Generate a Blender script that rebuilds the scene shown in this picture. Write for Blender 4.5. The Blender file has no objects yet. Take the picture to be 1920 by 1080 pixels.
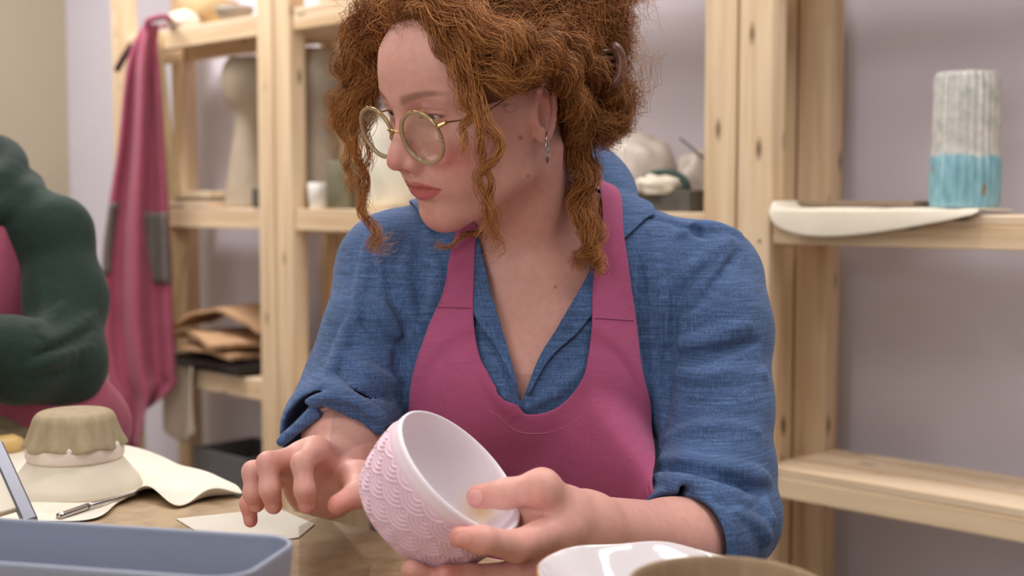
import bpy, bmesh, math, random
import numpy as np
from mathutils import Vector, Matrix
from mathutils.bvhtree import BVHTree

SC = bpy.context.scene
COL = SC.collection
rnd = random.Random(7)
rng = np.random.default_rng(7)
PI = math.pi

# ---------------------------------------------------------------- camera
F_PX = 2400.0
PITCH = math.radians(4.0)
CAM = np.array([0.0, 0.0, 1.03])
FW = np.array([0.0, math.cos(PITCH), -math.sin(PITCH)])
UP = np.array([0.0, math.sin(PITCH), math.cos(PITCH)])
cam_d = bpy.data.cameras.new('camera')
cam_d.sensor_width = 36.0
cam_d.lens = F_PX / 1920.0 * 36.0
cam_d.clip_start = 0.02
cam_d.dof.use_dof = True
cam_d.dof.focus_distance = 1.14
cam_d.dof.aperture_fstop = 5.0
cam = bpy.data.objects.new('camera', cam_d)
COL.objects.link(cam)
cam.location = CAM
cam.rotation_euler = (PI / 2 - PITCH, 0, 0)
SC.camera = cam

# ---------------------------------------------------------------- light
SC.view_settings.view_transform = 'Standard'
SC.view_settings.look = 'None'
SC.view_settings.gamma = 1.0
SC.view_settings.use_curve_mapping = False
SC.view_settings.exposure = 0.0
world = bpy.data.worlds.new('world')
SC.world = world
world.use_nodes = True
world.node_tree.nodes['Background'].inputs[0].default_value = (0.93, 0.95, 1.0, 1)
world.node_tree.nodes['Background'].inputs[1].default_value = 0.24


def area_light(name, loc, target, size, size_y, power, color):
    d = bpy.data.lights.new(name, 'AREA')
    d.shape = 'RECTANGLE'
    d.size = size
    d.size_y = size_y
    d.energy = power
    d.color = color
    o = bpy.data.objects.new(name, d)
    COL.objects.link(o)
    o.location = loc
    o.rotation_euler = (Vector(target) - Vector(loc)).to_track_quat('-Z', 'Y').to_euler()
    return o


area_light('window_daylight', (-1.5, -1.6, 1.75), (0.1, 1.4, 1.0), 1.6, 1.4, 30, (1.0, 0.98, 0.97))
LAMPS = [(-0.9, 0.5), (0.9, 0.5), (-0.9, 1.75), (0.75, 1.60), (-1.35, 3.10)]  # the last lamp is added, to brighten the far left wall
LAMP_W = [12, 12, 14, 22, 44]
for i, (lx, ly) in enumerate(LAMPS):
    area_light('ceiling_lamp_light', (lx, ly, 2.615), (lx, ly, 0), 1.1, 0.26, LAMP_W[i], (1.0, 0.965, 0.95))


def P(px, py, D):
    """world point seen at pixel (px, py) of the 1920x1080 frame, D metres in front of the camera along +Y"""
    xc = (px - 960.0) / F_PX
    yc = -(py - 540.0) / F_PX
    d = FW + yc * UP + np.array([xc, 0, 0])
    return CAM + d * (D / d[1])


def PX(pts):
    d = np.asarray(pts) - CAM
    z = d @ FW
    return np.stack([960 + F_PX * d[..., 0] / z, 540 - F_PX * (d @ UP) / z], -1)
# ---------------------------------------------------------------- mesh helpers
def prop(o, label=None, cat=None, group=None, kind=None):
    if label: o['label'] = label
    if cat: o['category'] = cat
    if group: o['group'] = group
    if kind: o['kind'] = kind
    return o


def empty(name, loc=(0, 0, 0), label=None, cat=None, group=None, kind=None):
    o = bpy.data.objects.new(name, None)
    COL.objects.link(o)
    o.location = loc
    o.empty_display_size = 0.05
    return prop(o, label, cat, group, kind)


def mesh_np(name, v, f, smooth=True):
    """fast mesh from arrays; f is (N,3) or (N,4)"""
    v = np.asarray(v, np.float32)
    f = np.asarray(f, np.int32)
    me = bpy.data.meshes.new(name)
    me.vertices.add(len(v))
    me.vertices.foreach_set('co', v.ravel())
    n = f.shape[1]
    me.loops.add(f.size)
    me.loops.foreach_set('vertex_index', f.ravel())
    me.polygons.add(len(f))
    me.polygons.foreach_set('loop_start', np.arange(0, f.size, n, dtype=np.int32))
    me.polygons.foreach_set('loop_total', np.full(len(f), n, np.int32))
    me.polygons.foreach_set('use_smooth', np.full(len(f), smooth, bool))
    me.update(calc_edges=True)
    me.validate()
    return me


def obj(name, me, mat=None, parent=None, loc=None):
    """link a mesh; vertices are in world space unless loc is given; parents are unrotated Empties"""
    o = bpy.data.objects.new(name, me)
    COL.objects.link(o)
    if mat is not None:
        me.materials.append(mat)
    if loc is not None:
        o.location = loc
    if parent is not None:
        o.parent = parent
        o.matrix_parent_inverse = world_of(parent).inverted()
    return o


def world_of(o):
    if o.parent is None:
        return o.matrix_basis.copy()
    return world_of(o.parent) @ o.matrix_parent_inverse @ o.matrix_basis


def vcol(me, cols, name='Col'):
    a = me.color_attributes.new(name, 'FLOAT_COLOR', 'POINT')
    c = np.ones((len(me.vertices), 4), np.float32)
    c[:, :3] = cols
    a.data.foreach_set('color', c.ravel())


def grid_faces(nu, nv, wrap_u=False, wrap_v=False, off=0):
    """vertex index = u*nv + v"""
    iu = np.arange(nu if wrap_u else nu - 1)
    iv = np.arange(nv if wrap_v else nv - 1)
    U, V = np.meshgrid(iu, iv, indexing='ij')
    a = U * nv + V
    b = ((U + 1) % nu) * nv + V
    c = ((U + 1) % nu) * nv + (V + 1) % nv
    d = U * nv + (V + 1) % nv
    return np.stack([a, b, c, d], -1).reshape(-1, 4) + off


def lathe(profile, n=48, axis=None, origin=(0, 0, 0), rfun=None):
    """profile [(r,z)] spun about Z (or about the frame axis); closed ends when r=0"""
    pr = np.array(profile, float)
    th = np.linspace(0, 2 * PI, n, endpoint=False)
    v = np.zeros((len(pr), n, 3))
    r = pr[:, :1] * np.ones((1, n))
    if rfun is not None:
        r = rfun(pr, th, r)
    v[..., 0] = r * np.cos(th)
    v[..., 1] = r * np.sin(th)
    v[..., 2] = pr[:, 1:2]
    v = v.reshape(-1, 3)
    if axis is not None:
        v = v @ frame(axis).T
    return v + np.array(origin), grid_faces(len(pr), n, wrap_v=True)[:, ::-1]


def frame(axis, hint=(0, 0, 1)):
    """matrix whose columns are x,y,z with z along axis"""
    z = np.array(axis, float)
    z /= np.linalg.norm(z)
    h = np.array(hint, float)
    if abs(z @ h) > 0.98:
        h = np.array([1.0, 0, 0])
    x = np.cross(h, z)
    x /= np.linalg.norm(x)
    return np.stack([x, np.cross(z, x), z], 1)


def spline(pts, n):
    """Catmull-Rom through pts (any dimension), n samples"""
    p = np.array(pts, float)
    if len(p) == 2:
        t = np.linspace(0, 1, n)[:, None]
        return p[0] * (1 - t) + p[1] * t
    q = np.vstack([2 * p[0] - p[1], p, 2 * p[-1] - p[-2]])
    t = np.linspace(0, len(p) - 1, n)
    i = np.minimum(t.astype(int), len(p) - 2)
    u = (t - i)[:, None]
    a, b, c, d = q[i], q[i + 1], q[i + 2], q[i + 3]
    return 0.5 * ((2 * b) + (-a + c) * u + (2 * a - 5 * b + 4 * c - d) * u ** 2 + (-a + 3 * b - 3 * c + d) * u ** 3)


def tube(path, rad, n=8, caps=True, squash=None):
    """tube along a path with radius per point"""
    p = np.array(path, float)
    r = np.broadcast_to(np.array(rad, float), (len(p),))
    t = np.gradient(p, axis=0)
    t /= np.linalg.norm(t, axis=1)[:, None] + 1e-12
    nrm = frame(t[0])[:, 0]
    th = np.linspace(0, 2 * PI, n, endpoint=False)
    vs = []
    for i in range(len(p)):
        nrm = nrm - t[i] * (nrm @ t[i])
        nrm /= np.linalg.norm(nrm) + 1e-12
        b = np.cross(t[i], nrm)
        vs.append(p[i] + r[i] * (np.cos(th)[:, None] * nrm + np.sin(th)[:, None] * b))
    v = np.array(vs).reshape(-1, 3)
    f = grid_faces(len(p), n, wrap_v=True)
    if caps:
        k = len(v)
        v = np.vstack([v, p[0], p[-1]])
        j = np.arange(n)
        f = np.vstack([f, np.stack([j, (j + 1) % n, np.full(n, k), np.full(n, k)], 1),
                       np.stack([(len(p) - 1) * n + (j + 1) % n, (len(p) - 1) * n + j, np.full(n, k + 1), np.full(n, k + 1)], 1)])
    return v, f


def tri(f):
    """quads (possibly with repeated corner) to triangles"""
    f = np.asarray(f)
    if f.shape[1] == 3:
        return f
    t = np.vstack([f[:, [0, 1, 2]], f[:, [0, 2, 3]]])
    ok = (t[:, 0] != t[:, 1]) & (t[:, 1] != t[:, 2]) & (t[:, 0] != t[:, 2])
    return t[ok]


def merge(parts):
    vs, fs, k = [], [], 0
    for v, f in parts:
        vs.append(v)
        fs.append(tri(f) + k)
        k += len(v)
    return np.vstack(vs), np.vstack(fs)


def tube_mesh(name, path, rad, n=8):
    v, f = tube(path, rad, n)
    return mesh_np(name, v, tri(f))


_boxes = {}
def box_mesh(name, sx, sy, sz, bev=0.002):
    """bevelled box centred at the origin"""
    bm = bmesh.new()
    bmesh.ops.create_cube(bm, size=1.0)
    bmesh.ops.scale(bm, vec=(sx, sy, sz), verts=bm.verts)
    if bev > 0:
        bmesh.ops.bevel(bm, geom=list(bm.edges), offset=bev, segments=1, affect='EDGES', profile=0.6)
    me = bpy.data.meshes.new(name)
    bm.to_mesh(me)
    bm.free()
    return me


def solidify(o, t, offset=-1.0):
    m = o.modifiers.new('thickness', 'SOLIDIFY')
    m.thickness = t
    m.offset = offset
    return o


def subsurf(o, n=1):
    m = o.modifiers.new('smooth', 'SUBSURF')
    m.levels = n
    m.render_levels = n
    return o


# ---------------------------------------------------------------- signed-distance modelling
class Prim:
    def __init__(self, fn, lo, hi):
        self.fn, self.lo, self.hi = fn, np.array(lo, float), np.array(hi, float)


def ell(c, r, R=None):
    c = np.array(c, float)
    r = np.array(r, float) if np.ndim(r) else np.full(3, float(r))
    Rm = np.eye(3) if R is None else np.array(R, float)
    ext = np.sqrt(((Rm * r) ** 2).sum(1))

    def fn(x, y, z):
        x = x - c[0]; y = y - c[1]; z = z - c[2]
        if R is None:
            a, b, d = x, y, z
        else:
            a = x * Rm[0, 0] + y * Rm[1, 0] + z * Rm[2, 0]
            b = x * Rm[0, 1] + y * Rm[1, 1] + z * Rm[2, 1]
            d = x * Rm[0, 2] + y * Rm[1, 2] + z * Rm[2, 2]
        k0 = np.sqrt((a / r[0]) ** 2 + (b / r[1]) ** 2 + (d / r[2]) ** 2)
        k1 = np.sqrt((a / r[0] ** 2) ** 2 + (b / r[1] ** 2) ** 2 + (d / r[2] ** 2) ** 2) + 1e-9
        return k0 * (k0 - 1) / k1
    return Prim(fn, c - ext, c + ext)


def cone(a, b, ra, rb=None):
    a = np.array(a, float); b = np.array(b, float)
    rb = ra if rb is None else rb
    ab = b - a
    L2 = ab @ ab + 1e-12

    def fn(x, y, z):
        px, py, pz = x - a[0], y - a[1], z - a[2]
        t = np.clip((px * ab[0] + py * ab[1] + pz * ab[2]) / L2, 0, 1)
        return np.sqrt((px - t * ab[0]) ** 2 + (py - t * ab[1]) ** 2 + (pz - t * ab[2]) ** 2) - (ra + t * (rb - ra))
    m = max(ra, rb)
    return Prim(fn, np.minimum(a, b) - m, np.maximum(a, b) + m)


def chain(pts, rads):
    return [cone(pts[i], pts[i + 1], rads[i], rads[i + 1]) for i in range(len(pts) - 1)]


def rbox(c, half, R=None, rad=0.005):
    c = np.array(c, float); half = np.array(half, float) - rad
    Rm = np.eye(3) if R is None else np.array(R, float)
    ext = np.abs(Rm) @ half + rad

    def fn(x, y, z):
        x = x - c[0]; y = y - c[1]; z = z - c[2]
        q = [np.abs(x * Rm[0, i] + y * Rm[1, i] + z * Rm[2, i]) - half[i] for i in range(3)]
        o = np.sqrt(np.maximum(q[0], 0) ** 2 + np.maximum(q[1], 0) ** 2 + np.maximum(q[2], 0) ** 2)
        return o + np.minimum(np.maximum(np.maximum(q[0], q[1]), q[2]), 0) - rad
    return Prim(fn, c - ext, c + ext)


def smin(a, b, k):
    if k <= 0:
        return np.minimum(a, b)
    h = np.maximum(k - np.abs(a - b), 0) / k
    return np.minimum(a, b) - h * h * k * 0.25


class Model(list):
    def u(self, p, k=0.0):
        for q in (p if isinstance(p, list) else [p]):
            self.append(('u', q, k))
        return self

    def s(self, p, k=0.0):
        for q in (p if isinstance(p, list) else [p]):
            self.append(('s', q, k))
        return self


BIG = 0.06


def eval_grid(model, lo, hi, h):
    lo = np.array(lo, float); hi = np.array(hi, float)
    n = np.ceil((hi - lo) / h).astype(int) + 1
    ax = [(lo[i] + h * np.arange(n[i])).astype(np.float32) for i in range(3)]
    F = np.full(tuple(n), BIG, np.float32)
    for op, p, k in model:
        pad = max(k, 0.0) * 2.2 + 0.015
        i0 = np.maximum(np.floor((p.lo - pad - lo) / h).astype(int), 0)
        i1 = np.minimum(np.ceil((p.hi + pad - lo) / h).astype(int) + 1, n)
        if np.any(i1 <= i0):
            continue
        x = ax[0][i0[0]:i1[0]][:, None, None]
        y = ax[1][i0[1]:i1[1]][None, :, None]
        z = ax[2][i0[2]:i1[2]][None, None, :]
        d = p.fn(x, y, z).astype(np.float32)
        s = (slice(i0[0], i1[0]), slice(i0[1], i1[1]), slice(i0[2], i1[2]))
        if op == 'u':
            F[s] = smin(F[s], d, k)
        else:
            F[s] = -smin(-F[s], d, k)
    return F, lo, h


def eval_pts(model, pts):
    x, y, z = np.asarray(pts, float).T
    F = np.full(len(x), BIG)
    for op, p, k in model:
        pad = max(k, 0) * 2.2 + 0.015
        m = ((x > p.lo[0] - pad) & (x < p.hi[0] + pad) & (y > p.lo[1] - pad) & (y < p.hi[1] + pad) & (z > p.lo[2] - pad) & (z < p.hi[2] + pad))
        if not m.any():
            continue
        d = p.fn(x[m], y[m], z[m])
        F[m] = smin(F[m], d, k) if op == 'u' else -smin(-F[m], d, k)
    return F


def surface_nets(F, lo, h, project=2):
    S = F < 0
    n = F.shape
    c = [slice(0, -1), slice(1, None)]
    cnt = np.zeros((n[0] - 1, n[1] - 1, n[2] - 1), np.int8)
    for i in (0, 1):
        for j in (0, 1):
            for k in (0, 1):
                cnt += S[c[i], c[j], c[k]]
    act = (cnt > 0) & (cnt < 8)
    I, J, K = np.nonzero(act)
    idx = np.full(cnt.shape, -1, np.int32)
    idx[I, J, K] = np.arange(len(I))
    corner = {}
    for i in (0, 1):
        for j in (0, 1):
            for k in (0, 1):
                corner[(i, j, k)] = F[I + i, J + j, K + k]
    acc = np.zeros((len(I), 3)); m = np.zeros(len(I))
    for ax in range(3):
        for u in (0, 1):
            for w in (0, 1):
                a = [0, 0, 0]; o = [q for q in range(3) if q != ax]
                a[o[0]], a[o[1]] = u, w
                b = list(a); b[ax] = 1
                fa, fb = corner[tuple(a)], corner[tuple(b)]
                cr = (fa < 0) != (fb < 0)
                t = np.where(cr, fa / np.where(cr, fa - fb, 1), 0)
                pt = np.zeros((len(I), 3)); pt[:, o[0]] = u; pt[:, o[1]] = w; pt[:, ax] = t
                acc += pt * cr[:, None]; m += cr
    v = (np.stack([I, J, K], 1) + acc / m[:, None])
    faces = []
    for ax in range(3):
        a = [slice(None)] * 3; b = [slice(None)] * 3
        a[ax] = slice(0, -1); b[ax] = slice(1, None)
        s0, s1 = S[tuple(a)], S[tuple(b)]
        i = np.stack(np.nonzero(s0 != s1), 1)
        o = [q for q in range(3) if q != ax]
        ok = (i[:, o[0]] > 0) & (i[:, o[1]] > 0) & (i[:, o[0]] < n[o[0]] - 1) & (i[:, o[1]] < n[o[1]] - 1)
        i = i[ok]
        q = []
        for du, dw in ((-1, -1), (0, -1), (0, 0), (-1, 0)):
            j = i.copy(); j[:, o[0]] += du; j[:, o[1]] += dw
            q.append(idx[j[:, 0], j[:, 1], j[:, 2]])
        q = np.stack(q, 1)
        flip = s0[i[:, 0], i[:, 1], i[:, 2]]
        if ax == 1:
            flip = ~flip
        q[~flip] = q[~flip][:, ::-1]
        faces.append(q)
    f = np.vstack(faces)
    f = f[(f >= 0).all(1)]
    for it in range(project):
        vi = np.clip(v, 0, np.array(n) - 1.001)
        b = vi.astype(int); t = vi - b
        val = 0; g = np.zeros((len(v), 3))
        for i in (0, 1):
            wi = t[:, 0] if i else 1 - t[:, 0]
            for j in (0, 1):
                wj = t[:, 1] if j else 1 - t[:, 1]
                for k in (0, 1):
                    wk = t[:, 2] if k else 1 - t[:, 2]
                    fv = F[b[:, 0] + i, b[:, 1] + j, b[:, 2] + k]
                    val = val + wi * wj * wk * fv
                    g[:, 0] += (1 if i else -1) * wj * wk * fv
                    g[:, 1] += (1 if j else -1) * wi * wk * fv
                    g[:, 2] += (1 if k else -1) * wi * wj * fv
        g2 = (g ** 2).sum(1) + 1e-9
        v = v - np.clip(val / g2, -200, 200)[:, None] * g * 0.8
    return lo + v * h, f


def laplace(v, f, it=1, lam=0.5):
    e = np.vstack([f[:, [i, (i + 1) % f.shape[1]]] for i in range(f.shape[1])])
    e = np.vstack([e, e[:, ::-1]])
    deg = np.bincount(e[:, 0], minlength=len(v))[:, None]
    for _ in range(it):
        s = np.stack([np.bincount(e[:, 0], weights=v[e[:, 1], k], minlength=len(v)) for k in range(3)], 1)
        v = v + lam * (s / np.maximum(deg, 1) - v) * (deg > 0)
    return v


def sdf_mesh(model, lo, hi, h, smooth=0):
    F, lo, h = eval_grid(model, lo, hi, h)
    v, f = surface_nets(F, lo, h)
    if smooth:
        v = laplace(v, f, smooth)
    return v, f


def drop(v, f, keepv):
    """delete vertices where keepv is False"""
    k = np.asarray(keepv)
    f = f[k[f].all(1)]
    used = np.zeros(len(v), bool); used[f.ravel()] = True
    m = np.cumsum(used) - 1
    return v[used], m[f], used


def inpoly(px, poly):
    x, y = px[:, 0], px[:, 1]
    poly = np.array(poly, float)
    r = np.zeros(len(x), bool)
    j = len(poly) - 1
    for i in range(len(poly)):
        xi, yi = poly[i]; xj, yj = poly[j]
        c = ((yi > y) != (yj > y)) & (x < (xj - xi) * (y - yi) / (yj - yi + 1e-12) + xi)
        r ^= c
        j = i
    return r


class Caster:
    """find the surface point seen at a pixel"""
    def __init__(self, v, f):
        self.t = BVHTree.FromPolygons([tuple(p) for p in v.tolist()], tri(f).tolist())

    def __call__(self, px, py, lift=0.0, default=1.3):
        d = P(px, py, 1.0) - CAM
        d /= np.linalg.norm(d)
        h = self.t.ray_cast(Vector(CAM), Vector(d))
        if h[0] is None:
            return None
        return np.array(h[0]) + np.array(h[1]) * lift * (1 if Vector(d).dot(h[1]) < 0 else -1)

    def near(self, p):
        h = self.t.find_nearest(Vector(p))
        return np.array(h[0]), np.array(h[1]), h[3]
# ---------------------------------------------------------------- materials
def srgb(r, g, b):
    return tuple((c / 255 / 12.92) if c / 255 <= 0.04045 else ((c / 255 + 0.055) / 1.055) ** 2.4 for c in (r, g, b))


class NT:
    def __init__(self, name):
        self.m = bpy.data.materials.new(name)
        self.m.use_nodes = True
        self.t = self.m.node_tree
        self.b = self.t.nodes['Principled BSDF']
        self.out = self.t.nodes['Material Output']

    def n(self, kind, **kw):
        x = self.t.nodes.new(kind)
        for k, v in kw.items():
            if k in x.inputs:
                x.inputs[k].default_value = v
            else:
                setattr(x, k, v)
        return x

    def l(self, a, b):
        self.t.links.new(a, b)

    def coord(self, scale=(1, 1, 1), kind='Object', rot=(0, 0, 0)):
        c = self.n('ShaderNodeTexCoord')
        mp = self.n('ShaderNodeMapping')
        mp.inputs['Scale'].default_value = scale
        mp.inputs['Rotation'].default_value = rot
        self.l(c.outputs[kind], mp.inputs['Vector'])
        return mp.outputs[0]

    def noise(self, vec, scale, detail=3, rough=0.5):
        x = self.n('ShaderNodeTexNoise')
        x.inputs['Scale'].default_value = scale
        x.inputs['Detail'].default_value = detail
        x.inputs['Roughness'].default_value = rough
        self.l(vec, x.inputs['Vector'])
        return x.outputs['Fac']

    def ramp(self, fac, stops):
        x = self.n('ShaderNodeValToRGB')
        e = x.color_ramp.elements
        while len(e) < len(stops):
            e.new(0.5)
        for i, (p, c) in enumerate(stops):
            e[i].position = p
            e[i].color = (*c, 1) if len(c) == 3 else c
        self.l(fac, x.inputs[0])
        return x.outputs[0]

    def mix(self, fac, a, b, blend='MIX'):
        x = self.n('ShaderNodeMix', data_type='RGBA', blend_type=blend)
        for s, v in ((0, fac), (6, a), (7, b)):
            if hasattr(v, 'is_linked') or hasattr(v, 'links'):
                self.l(v, x.inputs[s])
            else:
                x.inputs[s].default_value = v if s == 0 else (*v, 1)
        return x.outputs[2]

    def math(self, op, a, b=0.0):
        x = self.n('ShaderNodeMath', operation=op)
        for i, v in enumerate((a, b)):
            if hasattr(v, 'links'):
                self.l(v, x.inputs[i])
            else:
                x.inputs[i].default_value = v
        return x.outputs[0]

    def bump(self, h, strength=0.3, dist=0.001):
        x = self.n('ShaderNodeBump')
        x.inputs['Strength'].default_value = strength
        x.inputs['Distance'].default_value = dist
        self.l(h, x.inputs['Height'])
        self.l(x.outputs[0], self.b.inputs['Normal'])

    def set(self, **kw):
        for k, v in kw.items():
            k = {'rough': 'Roughness', 'metal': 'Metallic', 'spec': 'Specular IOR Level', 'coat': 'Coat Weight'}.get(k, k)
            self.b.inputs[k].default_value = v
        return self

    def color(self, c):
        if hasattr(c, 'links'):
            self.l(c, self.b.inputs['Base Color'])
        else:
            self.b.inputs['Base Color'].default_value = (*c, 1)


def plain(name, c, rough=0.6, metal=0.0, var=0.08, scale=30.0, bump=0.1):
    """plain coloured material with a little mottling"""
    k = NT(name)
    v = k.coord()
    nz = k.noise(v, scale, 4)
    a = tuple(x * (1 - var) for x in c)
    b = tuple(min(1, x * (1 + var)) for x in c)
    k.color(k.ramp(nz, [(0.3, a), (0.7, b)]))
    if bump:
        k.bump(k.noise(v, scale * 6, 2), bump, 0.001)
    return k.set(rough=rough, metal=metal).m


def fabric(name, c, dark=0.75, light=1.3, weave=900.0, rough=0.85, bump=0.35, blotch=0.12):
    """woven cloth: two crossing families of fine slubby threads"""
    k = NT(name)
    a = k.noise(k.coord((weave, weave, weave * 0.045)), 1.0, 3, 0.6)
    b = k.noise(k.coord((weave * 0.045, weave * 0.045, weave)), 1.0, 3, 0.6)
    w = k.math('ADD', k.math('MULTIPLY', a, 0.5), k.math('MULTIPLY', b, 0.5))
    col = k.ramp(w, [(0.36, tuple(x * dark for x in c)), (0.5, c), (0.64, tuple(min(1, x * light + 0.01) for x in c))])
    bl = k.noise(k.coord(), 14.0, 4)
    col = k.mix(1.0, col, k.ramp(bl, [(0.3, (1 - blotch,) * 3), (0.7, (1 + blotch,) * 3)]), 'MULTIPLY')
    k.color(col)
    k.bump(w, bump, 0.0012)
    k.set(rough=rough, spec=0.2)
    k.b.inputs['Sheen Weight'].default_value = 0.12
    k.b.inputs['Sheen Roughness'].default_value = 0.5
    return k.m


def wood(name, c1, c2, knots=True, scale=1.0):
    """pine: grain along local Z, knots from a sparse voronoi"""
    k = NT(name)
    info = k.n('ShaderNodeObjectInfo')
    tc = k.n('ShaderNodeTexCoord')
    off = k.n('ShaderNodeVectorMath', operation='SCALE')
    off.inputs[0].default_value = (3.1, 7.7, 12.3)
    k.l(info.outputs['Random'], off.inputs['Scale'])
    add = k.n('ShaderNodeVectorMath', operation='ADD')
    k.l(tc.outputs['Object'], add.inputs[0]); k.l(off.outputs[0], add.inputs[1])

    def mp(s):
        m = k.n('ShaderNodeMapping')
        m.inputs['Scale'].default_value = s
        k.l(add.outputs[0], m.inputs['Vector'])
        return m.outputs[0]
    g1 = k.noise(mp((38 * scale, 38 * scale, 1.6 * scale)), 1.0, 4, 0.55)
    g2 = k.noise(mp((160 * scale, 160 * scale, 4 * scale)), 1.0, 2, 0.5)
    col = k.ramp(g1, [(0.3, c2), (0.55, c1), (0.75, tuple(min(1, x * 1.08) for x in c1))])
    col = k.mix(k.math('MULTIPLY', k.ramp(g2, [(0.45, (0, 0, 0)), (0.75, (1, 1, 1))]), 0.18), col, c2)
    if knots:
        vo = k.n('ShaderNodeTexVoronoi')
        vo.inputs['Scale'].default_value = 1.0
        k.l(mp((19 * scale, 19 * scale, 6.5 * scale)), vo.inputs['Vector'])
        kn = k.ramp(vo.outputs['Distance'], [(0.06, (1, 1, 1)), (0.17, (0, 0, 0))])
        col = k.mix(kn, col, tuple(x * 0.35 for x in c2))
    k.color(col)
    k.bump(g1, 0.15, 0.002)
    k.set(rough=0.62, spec=0.3)
    return k.m


M = {}
M['pine'] = wood('pine wood', srgb(231, 206, 172), srgb(204, 169, 129))
M['pine_pale'] = wood('pale pine wood', srgb(233, 211, 182), srgb(210, 179, 143))
M['table'] = wood('table top wood', srgb(176, 152, 120), srgb(140, 114, 84), knots=False, scale=0.6)
M['wall'] = plain('painted wall', srgb(212, 205, 208), 0.9, var=0.02, scale=4, bump=0.05)
M['wall_white'] = plain('white painted wall', srgb(224, 219, 230), 0.9, var=0.015, scale=4, bump=0.05)
M['wall_beige'] = plain('beige painted wall', srgb(178, 166, 145), 0.9, var=0.02, scale=4, bump=0.05)
M['floor'] = plain('floor', srgb(150, 140, 130), 0.6, var=0.08, scale=6)
M['ceiling'] = plain('ceiling', srgb(230, 228, 224), 0.9, var=0.01)
M['denim'] = fabric('blue linen', srgb(70, 94, 134), 0.60, 1.55, 700, bump=0.5)
M['apron'] = fabric('plum cotton', srgb(165, 79, 115), 0.88, 1.1, 1500, bump=0.2, blotch=0.06)
M['apron_dusty'] = fabric('dusty plum cotton', srgb(162, 80, 102), 0.88, 1.1, 1200, bump=0.2, blotch=0.08)
M['hoodie'] = fabric('dark green fleece', srgb(27, 46, 39), 0.8, 1.2, 900, bump=0.3)
M['gold'] = plain('pale gold metal', srgb(205, 175, 120), 0.22, 1.0, var=0.0, bump=0)
M['silver'] = plain('silver metal', srgb(190, 185, 180), 0.2, 1.0, var=0.0, bump=0)


def skin_material():
    k = NT('skin')
    at = k.n('ShaderNodeAttribute', attribute_name='Col')
    v = k.coord()
    nz = k.noise(v, 130.0, 4)
    col = k.mix(1.0, at.outputs['Color'], k.ramp(nz, [(0.3, (0.95, 0.93, 0.92)), (0.7, (1.04, 1.04, 1.04))]), 'MULTIPLY')
    k.color(col)
    k.bump(k.noise(v, 900.0, 2), 0.08, 0.0006)
    k.set(rough=0.48, spec=0.35)
    k.b.inputs['Subsurface Weight'].default_value = 0.22
    k.b.inputs['Subsurface Radius'].default_value = (1.0, 0.35, 0.2)
    k.b.inputs['Subsurface Scale'].default_value = 0.006
    return k.m


M['skin'] = skin_material()
# ================================================================ the room
U2 = np.array([0.72, -0.694]); U2 /= np.linalg.norm(U2)      # along the shelving, to the right and nearer
V2 = np.array([-U2[1], U2[0]])                                # away from us, into the wall
F0 = np.array([0.446, 2.300])
def FR(t, d=0.0, z=0.0):
    """point along the front of the shelving: t metres along, d metres back, height z"""
    q = F0 + t * U2 + d * V2
    return np.array([q[0], q[1], z])


def slab(name, pts2, z0, z1, mat):
    n = len(pts2)
    v = [(x, y, z0) for x, y in pts2] + [(x, y, z1) for x, y in pts2]
    f = [list(range(n))[::-1], list(range(n, 2 * n))] + [[i, (i + 1) % n, n + (i + 1) % n, n + i] for i in range(n)]
    me = bpy.data.meshes.new(name)
    me.from_pydata(v, [], f)
    me.update()
    return obj(name, me, mat)


def wall(name, a, b, z0, z1, th, mat):
    a, b = np.array(a[:2]), np.array(b[:2])
    d = (b - a) / np.linalg.norm(b - a)
    n = np.array([-d[1], d[0]]) * th
    return prop(slab(name, [a, b, b + n, a + n], z0, z1, mat), kind='structure')


WD = 0.29
CORNER = FR(-3.14, WD)
prop(slab('floor', [(-5, -3), (5, -3), (5, 7), (-5, 7)], -0.05, 0.0, M['floor']), kind='structure')
prop(slab('ceiling', [(-5, -3), (5, -3), (5, 7), (-5, 7)], 2.65, 2.70, M['ceiling']), kind='structure')
wall('wall_back', FR(2.2, WD), CORNER, 0, 2.65, -0.08, M['wall_white'])
lw = CORNER[:2] - V2 * 4.2
wall('wall_left', CORNER, lw, 0, 2.65, -0.08, M['wall_beige'])
# pipe casing in the corner
for i, (lx, ly) in enumerate(LAMPS):
    fx = empty('ceiling_lamp', (lx, ly, 2.65), ['long white ceiling lamp over the near left of the room', 'long white ceiling lamp over the near right of the room',
               'long white ceiling lamp over the left table end', 'long white ceiling lamp over the shelving at the right', 'long white ceiling lamp added to brighten the far left wall'][i], 'lamp')
    obj('housing', box_mesh('housing', 1.2, 0.32, 0.03, 0.004), plain('lamp housing', srgb(235, 235, 235), 0.5), fx, (lx, ly, 2.634))

# ---------------------------------------------------------------- pine shelving
def board(name, a, b, w, t, side, mat, parent, bev=0.002):
    """plank from a to b; its wide face (w) lies along `side`, t is its thickness; grain along local Z"""
    a, b = np.array(a, float), np.array(b, float)
    z = b - a; L = np.linalg.norm(z); z /= L
    s = np.array(side, float); s = s - z * (s @ z); s /= np.linalg.norm(s)
    n = np.cross(z, s)
    o = bpy.data.objects.new(name, box_mesh(name, w, t, L, bev))
    COL.objects.link(o)
    o.data.materials.append(mat)
    o.matrix_basis = Matrix.Translation(Vector((a + b) / 2)) @ Matrix(np.stack([s, n, z], 1).tolist()).to_4x4()
    if parent is not None:
        o.parent = parent
        o.matrix_parent_inverse = world_of(parent).inverted()
    return o


PW = 0.068
DEP = 0.20
U3, V3, Z3 = np.array([*U2, 0]), np.array([*V2, 0]), np.array([0, 0, 1.0])
LEVELS = [0.548, 1.000, 1.50, 2.02]


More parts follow.
